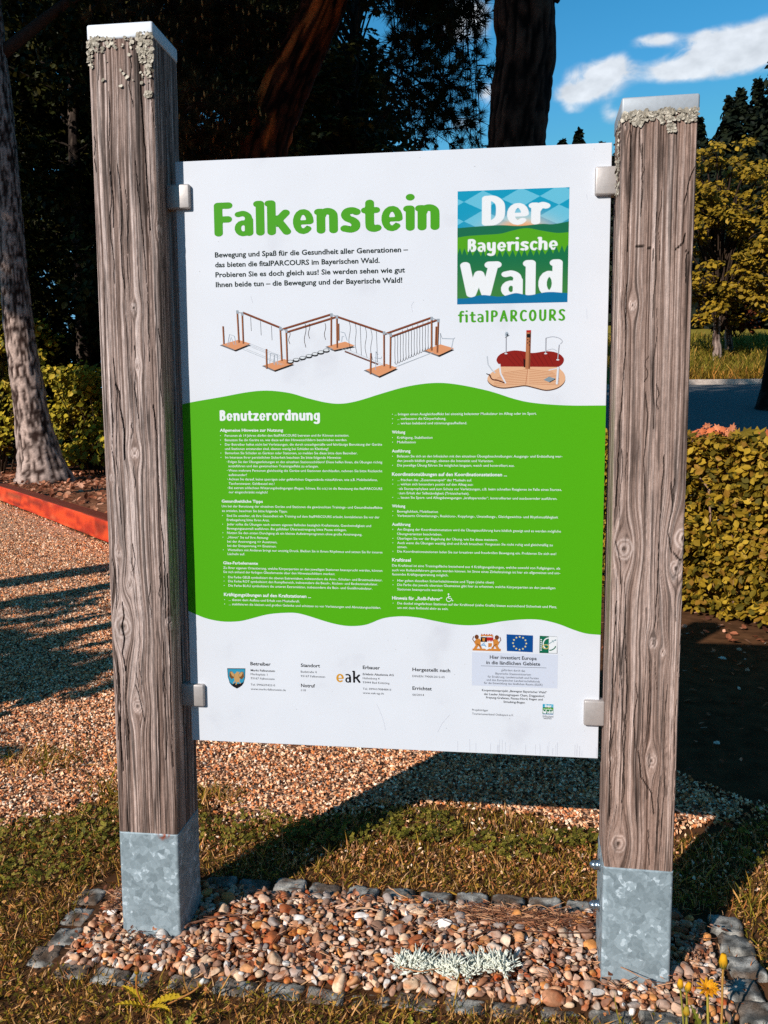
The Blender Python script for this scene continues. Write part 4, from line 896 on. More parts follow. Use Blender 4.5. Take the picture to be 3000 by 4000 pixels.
for n_, r0, r1, z0, z1, sub, tr in ((1700, .007, .012, -.002, .004, 2, 16000), (2300, .0055, .0152, .005, .012, 3, 90000)):
    P, _, _ = pebbles(n_, r0, r1, 0, sub, tr); TV0, TF = IC[sub]
    vars_ = []
    for k in range(7):
        d_ = 1+.42*(fbm(TV0[:, 0]*1.1+k*9, TV0[:, 1]*1.1, TV0[:, 2]*1.1, 2)-.5)*2*.55; q_ = np.sign(TV0)*np.abs(TV0)**rng.uniform(.7, .95)*d_[:, None]
        for _ in range(0 if k % 3 == 0 else 3+k):
            pn = rand_dirs(1)[0]; pd = rng.uniform(.45, .8); q_ = q_-np.maximum(q_@pn-pd, 0)[:, None]*pn*.97
        vars_.append(q_)
    for k in range(7):
        Q = P[k::7]; m = len(Q); x, y, r = Q.T; mound = .012*sstep(.07, .12, np.minimum(np.hypot(x+.5, y), np.hypot(x-.49, y)))*sstep(0, .12, np.minimum(np.minimum(x-BX0, BX1-x), np.minimum(y-BY0, BY1+.03-y)))
        tilt = rng.normal(0, .45, (m, 3))+[0, 0, 1]; sc = np.stack([r*rng.uniform(1.0, 1.5, m), r*rng.uniform(.75, 1.0, m), r*rng.uniform(.5, .85, m)], 1)
        rot = frames(tilt, rng.random(m)*6.28); pos = np.stack([x, y, rng.uniform(z0, z1, m)+mound*(1 if sub == 3 else .5)], 1)
        V, Fi = inst(vars_[k], TF, pos, rot, sc); c = PCOL[rng.integers(0, len(PCOL), m)]*rng.uniform(.65, 1.1, (m, 1)); c = np.repeat(c, len(TV0), 0)
        vn = fbm(V[:, 0]*120, V[:, 1]*120, V[:, 2]*120, 3); c = c*(.72+.56*vn)[:, None]; c = lerp(c, c*[.8, .55, .4], sstep(.55, .75, noise(V[:, 0]*70, V[:, 1]*70, V[:, 2]*70)))
        acc.add(V, Fi, c)
tag(acc.build('pebble_bed', M_stone, None, True), 'rounded brown and cream pebbles heaped under the board', 'gravel', kind='stuff')

# granite setts round the bed
def sett(cx, cy, lx, ly, zt, rot, seed, label):
    n = 9; a = np.linspace(-1, 1, n); V, F = [], []
    bm = bmesh.new(); bmesh.ops.create_cube(bm, size=2); bmesh.ops.subdivide_edges(bm, edges=bm.edges[:], cuts=9, use_grid_fill=True)
    P = np.array([v.co[:] for v in bm.verts]); F = [[v.index for v in f.verts] for f in bm.faces]; bm.free()
    Q = np.sign(P)*np.abs(P); L8 = (np.abs(P)**11).sum(1)**(1/11); Q = P/L8[:, None]
    h = .05; d = .22*(fbm(Q[:, 0]*1.6+seed*7, Q[:, 1]*1.6, Q[:, 2]*1.6, 3)-.5)+.13*(fbm(Q[:, 0]*6+seed*3, Q[:, 1]*6, Q[:, 2]*6, 3)-.5)
    Q = Q*(1+d)[:, None]; V = Q*[lx/2, ly/2, h]; V[:, 2] -= h*.96
    t = fbm(V[:, 0]*60+seed, V[:, 1]*60, V[:, 2]*60, 4); base = lerp(S(72, 69, 64), S(172, 166, 156), sstep(.25, .75, t))*random.uniform(.7, 1.1)
    base = lerp(base, np.array(S(92, 66, 44)), sstep(.48, .66, fbm(V[:, 0]*22+seed*5, V[:, 1]*22, V[:, 2]*22, 2))*.7)
    o = mesh_obj('granite_sett', V, np.array(F), M_granite, None, True, base); o.location = (cx, cy, zt); o.rotation_euler = (random.gauss(0, .04), random.gauss(0, .04), rot)
    return tag(o, label, 'paving stone', 'granite setts edging the gravel bed')
ORD = ['first', 'second', 'third', 'fourth', 'fifth', 'sixth', 'seventh', 'eighth', 'ninth', 'tenth', 'eleventh', 'twelfth', 'thirteenth', 'fourteenth', 'fifteenth']
fx = [-.62, -.535, -.475, -.375, -.28, -.185, -.10, -.015, .075, .165, .255, .345, .435, .53, .62]; wx = [.07, .075, .04, .085, .085, .08, .075, .08, .08, .078, .078, .082, .085, .09, .075]
for i, (a, w) in enumerate(zip(fx, wx)):
    sett(a, -.176-.006*(i/14)+random.uniform(-.005, .005), w, .046, .000+random.uniform(-.006, .004), random.gauss(0, .05), i+1, f'grey granite sett in the front edging row, {ORD[i]} from its left end')
bx = [-.60, -.52, -.43, -.345, -.258, -.175, -.085, 0., .085, .168, .25, .333, .418, .505, .592]
for i, a in enumerate(bx):
    sett(a, .178+random.uniform(-.004, .004), .074, .052, .006+random.uniform(-.005, .004), random.gauss(0, .04), 31+i, f'grey granite sett in the back edging row, {ORD[i]} from its left end')
for i, (a, b) in enumerate([(-.71, .09), (-.70, .01), (-.69, -.065), (-.70, -.135)]):
    sett(a, b, .06, .066, .000, random.gauss(0, .12), 51+i, f'flat grey sett in the left edging row, {ORD[i]} from the back')
for i, (a, b) in enumerate([(.715, .14), (.72, .07), (.715, -.005), (.69, -.08), (.70, -.145)]):
    sett(a, b, .07, .066, .010, random.gauss(0, .1), 61+i, f'rough grey sett in the right edging row, {ORD[i]} from the back')

# ------------------------------------------------------------------ grass and clover
def lawn(x, y):
    bed = (x > -.72) & (x < .745) & (y > -.188) & (y < .203)
    return (y < lawn_edge(x)+.10*(noise(x*7, y*7, 4)-.45)) & ~bed
def blade_template(h, w, bend):
    t = np.array([0, .4, .75, 1.0]); wd = w*np.array([1, .9, .6, .0]); yb = bend*h*t**2; z = h*t*(1-.25*bend*t)
    V = []
    for i in range(3): V += [(-wd[i]/2, yb[i], z[i]), (wd[i]/2, yb[i], z[i])]
    V.append((0, yb[3], z[3])); return np.array(V), [np.array([(0, 1, 3, 2), (2, 3, 5, 4)]), np.array([(4, 5, 6)])]
def scatter(n, xr, yr, test): x = rng.uniform(*xr, n); y = rng.uniform(*yr, n); k = test(x, y); return x[k], y[k]
GP = np.array([S(150, 128, 40), S(116, 104, 30), S(184, 140, 56), S(206, 148, 80), S(140, 96, 42), S(224, 168, 108), S(84, 78, 24)])
DRY = np.array([S(224, 158, 102), S(204, 126, 70), S(172, 106, 60), S(236, 184, 134), S(140, 100, 48), S(110, 84, 38)])
CLV = np.array([S(130, 118, 42), S(106, 98, 34), S(148, 130, 56), S(80, 78, 26)])
acc = Acc()
def add_blades(x, y, h0, h1, w, pal, flat=.35, dens=None):
    n = len(x); T = [blade_template(1, w/((h0+h1)/2), b) for b in (.25, .6, 1.0)]
    for k in range(3):
        a, b = x[k::3], y[k::3]; m = len(a); nr = rng.normal(0, flat, (m, 3))+[0, 0, 1]; h = rng.uniform(h0, h1, m)
        V, F = inst(T[k][0], T[k][1], np.stack([a, b, terr(a, b)-.003], 1), frames(nr, rng.random(m)*6.28), h)
        c = pal[rng.integers(0, len(pal), m)]*rng.uniform(.7, 1.25, (m, 1)); acc.add(V, F, np.repeat(c, 7, 0))
near = lambda x, y: lawn(x, y)
dryz = lambda x, y: lawn(x, y) & (((y > .19) & (y < .40+.1*noise(x*5, 1))) | ((np.abs(x+.78) < .1) & (y > -.2)) | (rng.random(len(x)) < .40))
x, y = scatter(64000, (-1.5, 1.25), (-.62, .85), near); add_blades(x, y, .010, .026, .0022, GP, .7)
x, y = scatter(2600, (-.78, .78), (-.21, .22), lambda x, y: ((y < -.15) | (y > .16) | (x < -.67) | (x > .68)) & (rng.random(len(x)) < .5)); add_blades(x, y, .012, .034, .0018, DRY, 1.4)
x, y = scatter(26000, (-1.35, 1.2), (-.6, .6), dryz); add_blades(x, y, .012, .034, .0018, DRY, 1.3)
x, y = scatter(1500, (-1.3, 1.2), (-.6, .75), near); add_blades(x, y, .03, .065, .0024, GP, .4)
x, y = scatter(9000, (-4, 5), (-2.5, 1.6), lambda x, y: lawn(x, y) & ((x < -1.4) | (x > 1.1) | (y < -.6))); add_blades(x, y, .02, .04, .006, GP, .6)
for cx, cy, r, n in ((-1.22, .80, .09, 260), (-.60, .62, .05, 160), (-.9, .62, .05, 120), (-.585, .16, .05, 200), (.86, .25, .06, 160), (1.05, .1, .1, 220)):
    x, y = rng.normal(cx, r, n), rng.normal(cy, r*.6, n); add_blades(x, y, .03, .07, .0028, GP, .5)
tag(acc.build('lawn_grass', M_grass), 'short dry olive and straw coloured grass round the gravel bed', 'grass', kind='stuff')
# clover leaflets
acc = Acc()
lf = np.array([(0, 0, 0), (.55, .5, .10), (.45, .95, .06), (0, .82, .0), (-.45, .95, .06), (-.55, .5, .10)]); lfF = [np.array([(0, 1, 2, 3), (0, 3, 4, 5)])]
def clover(x, y, s0, s1, z0, z1, pal):
    n = len(x); s = rng.uniform(s0, s1, n); z = rng.uniform(z0, z1, n); nr = rng.normal(0, .35, (n, 3))+[-.1, -.2, 1]; sp = rng.random(n)*6.28; c = pal[rng.integers(0, len(pal), n)]*rng.uniform(.7, 1.3, (n, 1))
    for k in range(3):
        V, F = inst(lf, lfF, np.stack([x, y, terr(x, y)+z], 1), frames(nr, sp+k*2.09), s); acc.add(V, F, np.repeat(c, 6, 0))
cpatch = lambda cx, cy, rx, ry: (lambda x, y: (((x-cx)/rx)**2+((y-cy)/ry)**2 < .6+.8*noise(x*14, y*14)) )
for cx, cy, rx, ry, n in ((-.98, .22, .28, .20, 1700), (-.75, .42, .18, .14, 800), (-.42, .42, .16, .12, 700), (.02, .50, .12, .09, 650), (.25, .42, .12, .06, 380), (-.2, .45, .15, .08, 500), (.45, .47, .12, .05, 400), (1.0, .5, .2, .2, 500)):
    x, y = scatter(n, (cx-rx*1.3, cx+rx*1.3), (cy-ry*1.3, cy+ry*1.3), cpatch(cx, cy, rx, ry)); k = (y > .21) | (x < -.74); clover(x[k], y[k], .004, .0085, .012, .045 if n > 900 else .03, CLV)
x, y = scatter(9000, (-1.3, 1.2), (-.6, .35), near); clover(x, y, .002, .0045, .006, .024, np.vstack([GP, DRY[:3]]))
tag(acc.build('clover', M_leaf), 'patches of small clover leaves among the dry grass', 'ground cover', kind='stuff')

# ------------------------------------------------------------------ small things on the gravel bed
def twig(P, r, c, label, name='twig'):
    P = [(p[0], p[1]+.02, min(p[2], ZP+.012) if p[2] > .04 else p[2]) for p in P]; Q = catmull(P, 6); Q = Q+np.stack([.0012*(noise(np.arange(len(Q))*.7, k*5, P[0][0]*90)-.5) for k in range(3)], 1)*2
    V, F = tube(Q, np.linspace(r, r*.45, len(Q)), 6); o = mesh_obj(name, V, F, M_twig, None, True, np.array(c)); return tag(o, label, 'twig', 'twigs lying on the gravel bed')
ZP = .027
twig([(.103, -.089, ZP-.006), (.17, -.038, ZP+.004), (.229, .003, ZP+.006), (.32, .004, ZP+.004), (.425, .011, ZP+.008)], .0022, S(92, 58, 44), 'long dark bent twig crossing the pebbles towards the right post')
twig([(.174, .034, ZP), (.278, .044, ZP+.006), (.43, .064, ZP+.006)], .0016, S(120, 78, 58), 'thin straight twig lying just before the back setts')
twig([(.25, .066, ZP-.01), (.309, .092, ZP+.012), (.362, .086, ZP-.008)], .0015, S(186, 136, 96), 'pale arched twig touching the back setts')
twig([(-.022, .127, .04), (.006, .099, .05), (.029, .085, .045)], .0016, S(206, 150, 104), 'short pale straw stalk resting on a back sett')
twig([(.038, -.16, .04), (.079, -.165, .046), (.116, -.15, .045)], .0013, S(200, 140, 96), 'thin orange stalk in front of the lichen clump')
twig([(.295, -.12, .045), (.32, -.13, .052), (.331, -.155, .05), (.345, -.17, .045)], .0011, S(170, 110, 76), 'short hooked brown stalk between lichen and right post')
twig([(-.424, -.085, .045), (-.41, -.06, .054), (-.353, -.03, .05), (-.30, -.02, .05)], .0028, S(126, 86, 66), 'brown knotty twig beside the left steel foot')
twig([(.40, -.145, .046), (.44, -.17, .052), (.467, -.185, .048)], .0014, S(150, 98, 70), 'dark slanting twig before the right steel foot')
twig([(.455, -.10, .062), (.51, -.14, .058)], .0013, S(176, 128, 96), 'straight thin twig leaning at the right steel foot')
twig([(-.10, .02, .05), (-.06, .035, .054), (-.03, .03, .05)], .0026, S(206, 160, 124), 'thick short pale twig amid the pebbles at the bed centre')
twig([(-.62, -.02, .03), (-.575, .04, .06), (-.53, .09, .07)], .0016, S(70, 46, 36), 'dark twig leaning left of the left steel foot')
# dry needles and stalks
acc = Acc(); n = 1500
for i in range(n):
    if random.random() < .45: x, y = random.gauss(.28, .09), random.gauss(.085, .018)
    elif random.random() < .5: x, y = random.uniform(-.64, -.5), random.uniform(.0, .17)
    else: x, y = random.uniform(BX0, BX1), random.uniform(BY0, BY1)
    a = random.gauss(0, .5) if random.random() < .7 else random.random()*3.1; l = random.uniform(.012, .045); w = .0005+.0004*random.random(); z = ZP-.004+.008*random.random() if BX0 < x < BX1 and y < BY1 else .018
    dx, dy = math.cos(a)*l/2, math.sin(a)*l/2; nx, ny = -math.sin(a)*w, math.cos(a)*w; dz = random.gauss(0, .003)
    c = np.array(random.choice([S(150, 96, 66), S(106, 70, 52), S(196, 142, 104), S(80, 54, 42)]))
    acc.add([(x-dx-nx, y-dy-ny, z-dz), (x+dx-nx, y+dy-ny, z+dz), (x+dx+nx, y+dy+ny, z+dz+.0004), (x-dx+nx, y-dy+ny, z-dz+.0004), (x, y, z+.0012)], [np.array([(0, 1, 4), (1, 2, 4), (2, 3, 4), (3, 0, 4)])], c)
tag(acc.build('dry_needles', M_twig), 'dry pine needles and straw strewn over the pebbles', 'litter', kind='stuff')
# fallen lichen tufts
def lichen_clump(cx, cy, rx, ry, label, seed):
    r_ = random.Random(seed); acc = Acc()
    for i in range(140):
        a, q = r_.random()*6.28, r_.random()**.5; p = np.array([cx+rx*q*math.cos(a), cy+ry*q*math.sin(a), .024+.012*(1-q)])
        d = np.array([r_.gauss(0, .8), r_.gauss(0, .8), r_.uniform(.3, 1.2)]); d /= np.linalg.norm(d)
        for k in range(3):
            e = d+np.array([r_.gauss(0, .5), r_.gauss(0, .5), r_.gauss(0, .4)]); L_ = r_.uniform(.006, .013); V, F = tube([p, p+e*L_*.5, p+(e+d*.4)*L_], [.0014, .0015, .0009], 5)
            acc.add(V, F, np.array(S(226, 224, 206))*r_.uniform(.8, 1.1)); p = p+e*L_*.35
    return tag(acc.build('lichen_clump', M_lichen, None, True), label, 'lichen', 'pale lichen tufts fallen on the gravel')
lichen_clump(.065, -.110, .042, .022, 'pale branching lichen tuft on the pebbles, left one of three', 1)
lichen_clump(.145, -.116, .036, .026, 'brightest pale lichen tuft, middle one of three by the front setts', 2)
lichen_clump(.215, -.092, .046, .022, 'pale branching lichen tuft on the pebbles, right one of three', 3)

# dandelions
M_petal = mat_leaf('petal', .2, .6)
def stem(P, r, c, name, parent): V, F = tube(catmull(P, 6), r, 7); return mesh_obj(name, V, F, M_petal, parent, True, np.array(c))
def weed_leaf(base, d, L, w, c, parent, lift=.5):
    d = np.array(d, float); d /= np.linalg.norm(d); sd = np.array([-d[1], d[0], 0]); sd /= np.linalg.norm(sd)+1e-9; n = 17; acc = Acc(); mid = []; l, r = [], []
    for i in range(n):
        t = i/(n-1); p = np.array(base)+d*L*t+np.array([0, 0, L*lift*(t-.9*t*t)]); ww = w*math.sin(math.pi*min(1, t*.9+.08))*(1.0 if i % 2 else .45); mid.append(p); l.append(p+sd*ww+[0, 0, .003]); r.append(p-sd*ww+[0, 0, .003])
    V = np.array(mid+l+r); F = [(i, i+1, n+i+1, n+i) for i in range(n-1)]+[(i, 2*n+i, 2*n+i+1, i+1) for i in range(n-1)]
    return mesh_obj('leaf', V, np.array(F), M_leaf, parent, False, np.array(c))
YEL, ORG = S(236, 170, 30), S(222, 140, 30)
dd = empty('dandelion', 'orange yellow dandelion in open bloom at the front right corner', 'flower', (.59, -.25, 0))
stem([(0, 0, -.01), (-.002, 0, .04), (.0, .02, .075), (.002, .03, .098)], .0022, S(170, 150, 60), 'stem', dd)
acc = Acc(); fv = frames(np.array([[-.1, -.35, 1.0]]), np.array([0.0]))[0]
for i in range(110):
    ring = i % 5; a = i*2.4; L_ = .019-.003*ring; up = .12+.22*ring; dr = np.array([math.cos(a), math.sin(a), up]); dr /= np.linalg.norm(dr); sd = np.array([-math.sin(a), math.cos(a), 0])*.0013; p0 = np.array([math.cos(a), math.sin(a), 0])*.002
    V = np.array([p0-sd, p0+sd, p0+dr*L_*.7+sd*1.4, p0+dr*L_, p0+dr*L_*.7-sd*1.4]); acc.add(V@fv.T+[.002, .03, .10], [np.arange(5)], lerp(ORG, YEL, rng.random(1))[0])
acc.build('flower_head', M_petal, dd)
weed_leaf((0, .005, .0), (-.4, .5, .9), .07, .010, S(120, 120, 40), dd, .3); weed_leaf((0, 0, .0), (-.9, .3, .4), .07, .010, S(140, 130, 46), dd); weed_leaf((0, 0, 0), (.6, .5, .5), .06, .009, S(110, 112, 36), dd)
def bud_head(c, r, h, parent, axis=(0, 0, 1), tip=YEL):
    acc = Acc(); fr = frames(np.array([axis], float), np.array([0.0]))[0]; prof = [(0, .3), (.15, .8), (.4, 1), (.7, .8), (1, .55)]
    V, F = tube([(0, 0, h*p[0]) for p in prof], [r*p[1] for p in prof], 12); col = np.repeat([S(150, 110, 40), S(150, 124, 40), S(190, 140, 34), tip, tip], 12, 0); acc.add(V@fr.T+c, F, np.array(col))
    for i in range(10):
        a = i*.628; V = np.array([(r*.7*math.cos(a-.2), r*.7*math.sin(a-.2), 0), (r*.7*math.cos(a+.2), r*.7*math.sin(a+.2), 0), (r*1.25*math.cos(a), r*1.25*math.sin(a), h*.55)]); acc.add(V@fr.T+c, [np.arange(3)], np.array(S(120, 116, 44)))
    return acc.build('flower_bud', M_petal, parent, True)
b1 = empty('dandelion_bud', 'closed dandelion bud on a tall straight brown stalk at right', 'flower', (.617, -.22, 0))
stem([(0, 0, -.01), (0, 0, .06), (-.001, 0, .11), (-.001, 0, .142)], .0021, S(190, 140, 70), 'stem', b1); bud_head(np.array([-.001, 0, .14]), .0078, .026, b1)
b2 = empty('dandelion_bud', 'small twin yellow dandelion buds right of the right steel foot', 'flower', (.558, -.21, 0))
stem([(0, 0, -.01), (-.006, 0, .05), (-.011, 0, .09)], .0017, S(150, 140, 60), 'stem', b2); bud_head(np.array([-.011, 0, .088]), .0058, .018, b2); stem([(0, 0, 0), (.002, 0, .05), (.0, 0, .085)], .0016, S(150, 140, 60), 'stem', b2); bud_head(np.array([0, 0, .084]), .0058, .018, b2, (.3, 0, 1))
b3 = empty('dandelion_bud', 'low green dandelion bud between the front setts at right', 'flower', (.556, -.245, 0))
stem([(0, 0, -.01), (0, .01, .03), (0, .02, .05)], .0017, S(150, 140, 60), 'stem', b3); bud_head(np.array([0, .02, .048]), .0062, .018, b3, tip=S(180, 150, 50))
d2 = empty('dandelion', 'faded dandelion with two bare curved stalks in the front lawn', 'flower', (-.425, -.27, 0))
stem([(0, 0, 0), (-.012, 0, .03), (-.016, 0, .05), (-.014, 0, .075)], .0017, S(190, 120, 60), 'stem', d2); bud_head(np.array([-.014, 0, .073]), .005, .014, d2, tip=S(140, 90, 50))
stem([(.012, 0, 0), (.05, .0, .022), (.09, 0, .046), (.108, 0, .062)], .0016, S(180, 120, 66), 'stem', d2); bud_head(np.array([.106, 0, .06]), .005, .017, d2, (.6, 0, 1), tip=S(240, 232, 220))
for a, L_ in ((.05, .085), (.5, .06), (2.6, .07), (-2.6, .06), (-.6, .06)): weed_leaf((0.005, 0, .004), (math.cos(a), math.sin(a)*.7, .25), L_, .010, S(196, 160, 40), d2)
for x, y, lab in ((-.33, -.36, 'jagged yellow weed leaves at the front left edge of the lawn'), (.08, -.315, 'green weed leaves in the lawn before the middle front setts'), (-.08, -.35, 'broad weed tuft in the lawn left of the picture middle')):
    wd = empty('weed_plant', lab, 'plant', (x, y, 0))
    for k in range(6): a = k*1.05+x*9; weed_leaf((0, 0, .004), (math.cos(a), math.sin(a), .5), random.uniform(.045, .075), .008, S(150, 140, 50), wd)

# ------------------------------------------------------------------ timber beam
def timber_beam():
    d = BEAM_B-BEAM_A; L_ = np.linalg.norm(d); d /= L_; nrm = np.array([-d[1], d[0]])   # nrm points away from camera
    if nrm[1] < 0: nrm = -nrm
    nl = 420; prof = [(0, .035), (0, .07), (0, .11), (0, .16), (0, .207), (.003, .216), (.012, .22), (.05, .221), (.10, .22), (.16, .219), (.175, .216), (.18, .2), (.18, .03)]
    V, C = [], []
    ts = np.linspace(0, L_, nl)
    for a, z in prof:
        p = BEAM_A+d*ts[:, None]+nrm*a; zz = np.full(nl, z)+.003*(noise(ts*3, z*30)-.5); V.append(np.stack([p[:, 0], p[:, 1], zz], 1))
        st = fbm(ts*3.2, z*26, a*20, 4); c = lerp(S(170, 42, 14), S(226, 74, 26), sstep(.3, .65, st)); c = lerp(c, np.array(S(232, 120, 70)), sstep(.66, .8, fbm(ts*1.2, z*16, 7))*.7); c = lerp(c, np.array(S(60, 20, 12)), sstep(.62, .72, noise(ts*2, z*60, 3))*.6)
        if z > .218: c = lerp(S(96, 40, 24), S(140, 66, 42), st)
        C.append(c)
    m = len(prof); V = np.stack(V, 1).reshape(-1, 3); C = np.stack(C, 1).reshape(-1, 3); i = np.arange(nl-1)[:, None]*m; j = np.arange(m-1)[None]
    F = np.stack([i+j, i+j+1, i+m+j+1, i+m+j], 2).reshape(-1, 4); o = mesh_obj('timber_beam', V, [F, np.arange(m), np.arange(m)[::-1]+(nl-1)*m], mat_col('painted_timber', .6, .3, 60, .15, .3, 120), None, False, C)
    tag(o, 'red stained squared timber edging the gravel ground at left', 'beam')
timber_beam()

# ================================================================== TREES AND SHRUBS
LEAF = np.array([(0, 0, 0), (.30, .30, .05), (.33, .62, .04), (0, 1, -.06), (-.33, .62, .04), (-.30, .30, .05), (0, .5, -.03)]); LEAFF = [np.array([(0, 1, 2, 6), (6, 2, 3, 3), (0, 6, 4, 5), (6, 3, 4, 4)])]
LEAFF = [np.array([(0, 1, 2, 6), (0, 6, 4, 5)]), np.array([(6, 2, 3), (6, 3, 4)])]
_a = np.radians([90, 66, 42, 22, 0, -25, -52, -75, -90, -105, -128, -155, 180, 158, 138, 114]); _r = np.array([1, .5, .78, .42, .86, .38, .55, .3, .55, .3, .55, .38, .86, .42, .78, .5])
MAPLE = np.vstack([[0, 0, .05], np.stack([.55*_r*np.cos(_a), .55*_r*np.sin(_a), -.08*_r], 1)]); MAPLE[:, 1] += .35; MAPLEF = [np.array([(0, 1+i, 1+(i+1) % 16) for i in range(16)])]
def leaves(acc, pos, nrm, size, pal, T=(LEAF, LEAFF), var=.3):
    n = len(pos); V, F = inst(T[0], T[1], pos, frames(nrm, rng.random(n)*6.28), size); c = pal[rng.integers(0, len(pal), n)]*rng.uniform(1-var, 1+var, (n, 1)); acc.add(V, F, np.repeat(c, len(T[0]), 0))
def cluster_crown(acc, centers, radii, nper, size, pal, flat=.6, up=.8, out=None, T=(LEAF, LEAFF)):
    C = np.repeat(np.asarray(centers, float), nper, 0); r = np.repeat(np.asarray(radii, float), nper)
    d = rand_dirs(len(C)); q = rng.random(len(C))**.45; p = C+d*(r*q)[:, None]*[1, 1, flat]
    nr = d*.7+rng.normal(0, .45, d.shape)+[0, 0, up]
    if out is not None: nr = nr+np.asarray(out)
    leaves(acc, p, nr, size*rng.uniform(.6, 1.25, len(p)), pal, T)
def bark_trunk(name, P, rad, parent, seed, ctop, cdeep, sides=44, amp=.06, fr=(9, 3), patch=None, step=.035):
    Q = catmull(P, 10); R2 = np.interp(np.linspace(0, 1, len(Q)), np.linspace(0, 1, len(rad)), rad); L_ = np.concatenate([[0], np.cumsum(np.linalg.norm(np.diff(Q, axis=0), axis=1))])
    n = max(12, int(L_[-1]/step)); t = np.linspace(0, L_[-1], n); Q = np.stack([np.interp(t, L_, Q[:, k]) for k in range(3)], 1); R2 = np.interp(t, L_, R2)
    V, F = tube(Q, R2, sides); th = np.tile(np.arange(sides)/sides*2*math.pi, n); tt = np.repeat(t, sides); ctr = np.repeat(Q, sides, 0); rr = np.repeat(R2, sides)
    cx, sx = np.cos(th), np.sin(th); w = fbm(cx*2.5+seed, sx*2.5, tt*2.2, 3)
    nz = np.abs(noise(cx*fr[0]+w*2, sx*fr[0]+seed, tt*fr[1])-.5)*2; nz2 = np.abs(noise(cx*fr[0]*2.3, sx*fr[0]*2.3+seed, tt*fr[1]*2.5+w)-.5)*2; h = np.clip(.65*nz+.35*nz2, 0, 1)
    V = V+(V-ctr)/np.maximum(rr, 1e-3)[:, None]*(rr*amp*2*(h-.4)+rr*.12*(w-.5))[:, None]
    c = lerp(cdeep, ctop, sstep(.12, .5, h))*(.75+.5*fbm(cx*6, sx*6, tt*9, 3))[:, None]
    if patch is not None: c = lerp(c, np.array(patch), sstep(.52, .62, fbm(cx*1.6+seed*2, sx*1.6, tt*1.1, 3))[..., ]*.85)
    return mesh_obj(name, V, F, M_bark, parent, True, c)
def limb_mesh(name, paths, parent, c, sides=7):
    acc = Acc()
    for P, r0, r1 in paths: Q = catmull(P, 5); V, F = tube(Q, np.linspace(r0, r1, len(Q)), sides); acc.add(V, F, np.array(c))
    return acc.build(name, M_bark, parent, True)
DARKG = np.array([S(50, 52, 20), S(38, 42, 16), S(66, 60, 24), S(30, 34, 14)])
OLIVE = np.array([S(176, 152, 44), S(150, 134, 38), S(196, 164, 54), S(122, 112, 30), S(104, 98, 30)])
GOLD = np.array([S(158, 124, 34), S(140, 110, 30), S(178, 142, 46), S(112, 92, 26), S(90, 78, 24), S(150, 108, 40)])
MAPG = np.array([S(150, 118, 32), S(134, 106, 28), S(164, 130, 40), S(112, 92, 26)])
BARK_T, BARK_D = np.array(S(182, 156, 142)), np.array(S(52, 36, 30))

# T1: lit trunk at the left edge behind the beam
t = empty('broadleaf_tree', 'pale flaky barked tree trunk behind the red beam at the left edge', 'tree', (-7.62, 12.4, 0))
bark_trunk('trunk', [(.06, 0, -.1), (.0, 0, .35), (-.12, 0, 1.1), (-.26, 0, 2.4), (-.34, 0, 3.7), (-.40, 0, 5.6), (-.55, 0, 9)], [.56, .38, .29, .245, .225, .21, .16], t, 3, BARK_T, BARK_D, 56, .07, (8, 5), step=.03)
for lp in [([(-.4, 0, 6), (-1.4, -.4, 7.2), (-2.6, -.7, 7.8)], .12, .04), ([(-.45, 0, 7), (.8, .3, 8), (1.8, .6, 8.6)], .11, .04), ([(-.5, 0, 8.5), (-.3, .5, 10), (-.2, .8, 11)], .12, .03)]: limb_mesh('limb', [lp], t, S(70, 54, 46))
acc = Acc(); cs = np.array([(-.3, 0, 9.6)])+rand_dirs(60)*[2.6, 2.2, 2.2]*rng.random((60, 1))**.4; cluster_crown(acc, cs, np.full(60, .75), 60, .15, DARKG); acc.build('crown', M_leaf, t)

# T4: big dark trunk against the sky
t = empty('pine_tree', 'thick dark tree trunk standing against the blue sky behind the board', 'tree', (.30, 6.5, 0))
bark_trunk('trunk', [(0, 0, -.1), (.0, 0, .6), (.04, 0, 2.3), (.05, 0, 3.5), (.09, 0, 3.96), (.125, 0, 4.4), (.10, 0, 4.8), (.08, 0, 6), (.1, .1, 10)], [.36, .30, .265, .262, .258, .262, .27, .26, .18], t, 11, np.array(S(84, 58, 46)), np.array(S(16, 10, 8)), 60, .10, (8, 3.2), step=.03)
for lp in [([(.2, 0, 4.72), (.33, -.04, 4.74), (.40, -.06, 4.70)], .05, .03), ([(.1, 0, 7), (1.1, .3, 7.8), (2.2, .4, 8.0)], .1, .03), ([(.1, 0, 7.6), (-.9, -.2, 8.4), (-1.9, -.3, 8.6)], .1, .03)]: limb_mesh('limb', [lp], t, S(50, 36, 30))
NEED = []
def tuft_template(n, L_, w, spread, seed):
    r_ = np.random.default_rng(seed); V = []
    for i in range(n):
        a = r_.random()*6.28; sp = spread*r_.uniform(.3, 1); d = np.array([math.sin(sp)*math.cos(a), math.sin(sp)*math.sin(a), math.cos(sp)]); s_ = np.cross(d, r_.normal(size=3)); s_ /= np.linalg.norm(s_); b = d*.0+np.array([0, 0, r_.uniform(-.25, .1)])*L_
        l = L_*r_.uniform(.7, 1.1); V += [b-s_*w/2, b+s_*w/2, b+d*l]
    return np.array(V), [np.arange(3*n).reshape(-1, 3)]
TUFT = tuft_template(44, 1.0, .05, 1.2, 5)
def tufts(acc, pos, ax, size, pal): leaves(acc, pos, ax, size, pal, TUFT, .35)
NEEDLE = np.array([S(40, 44, 22), S(30, 34, 18), S(52, 50, 26)]); NEEDB = np.array([S(84, 62, 34), S(62, 52, 30), S(40, 42, 22)])
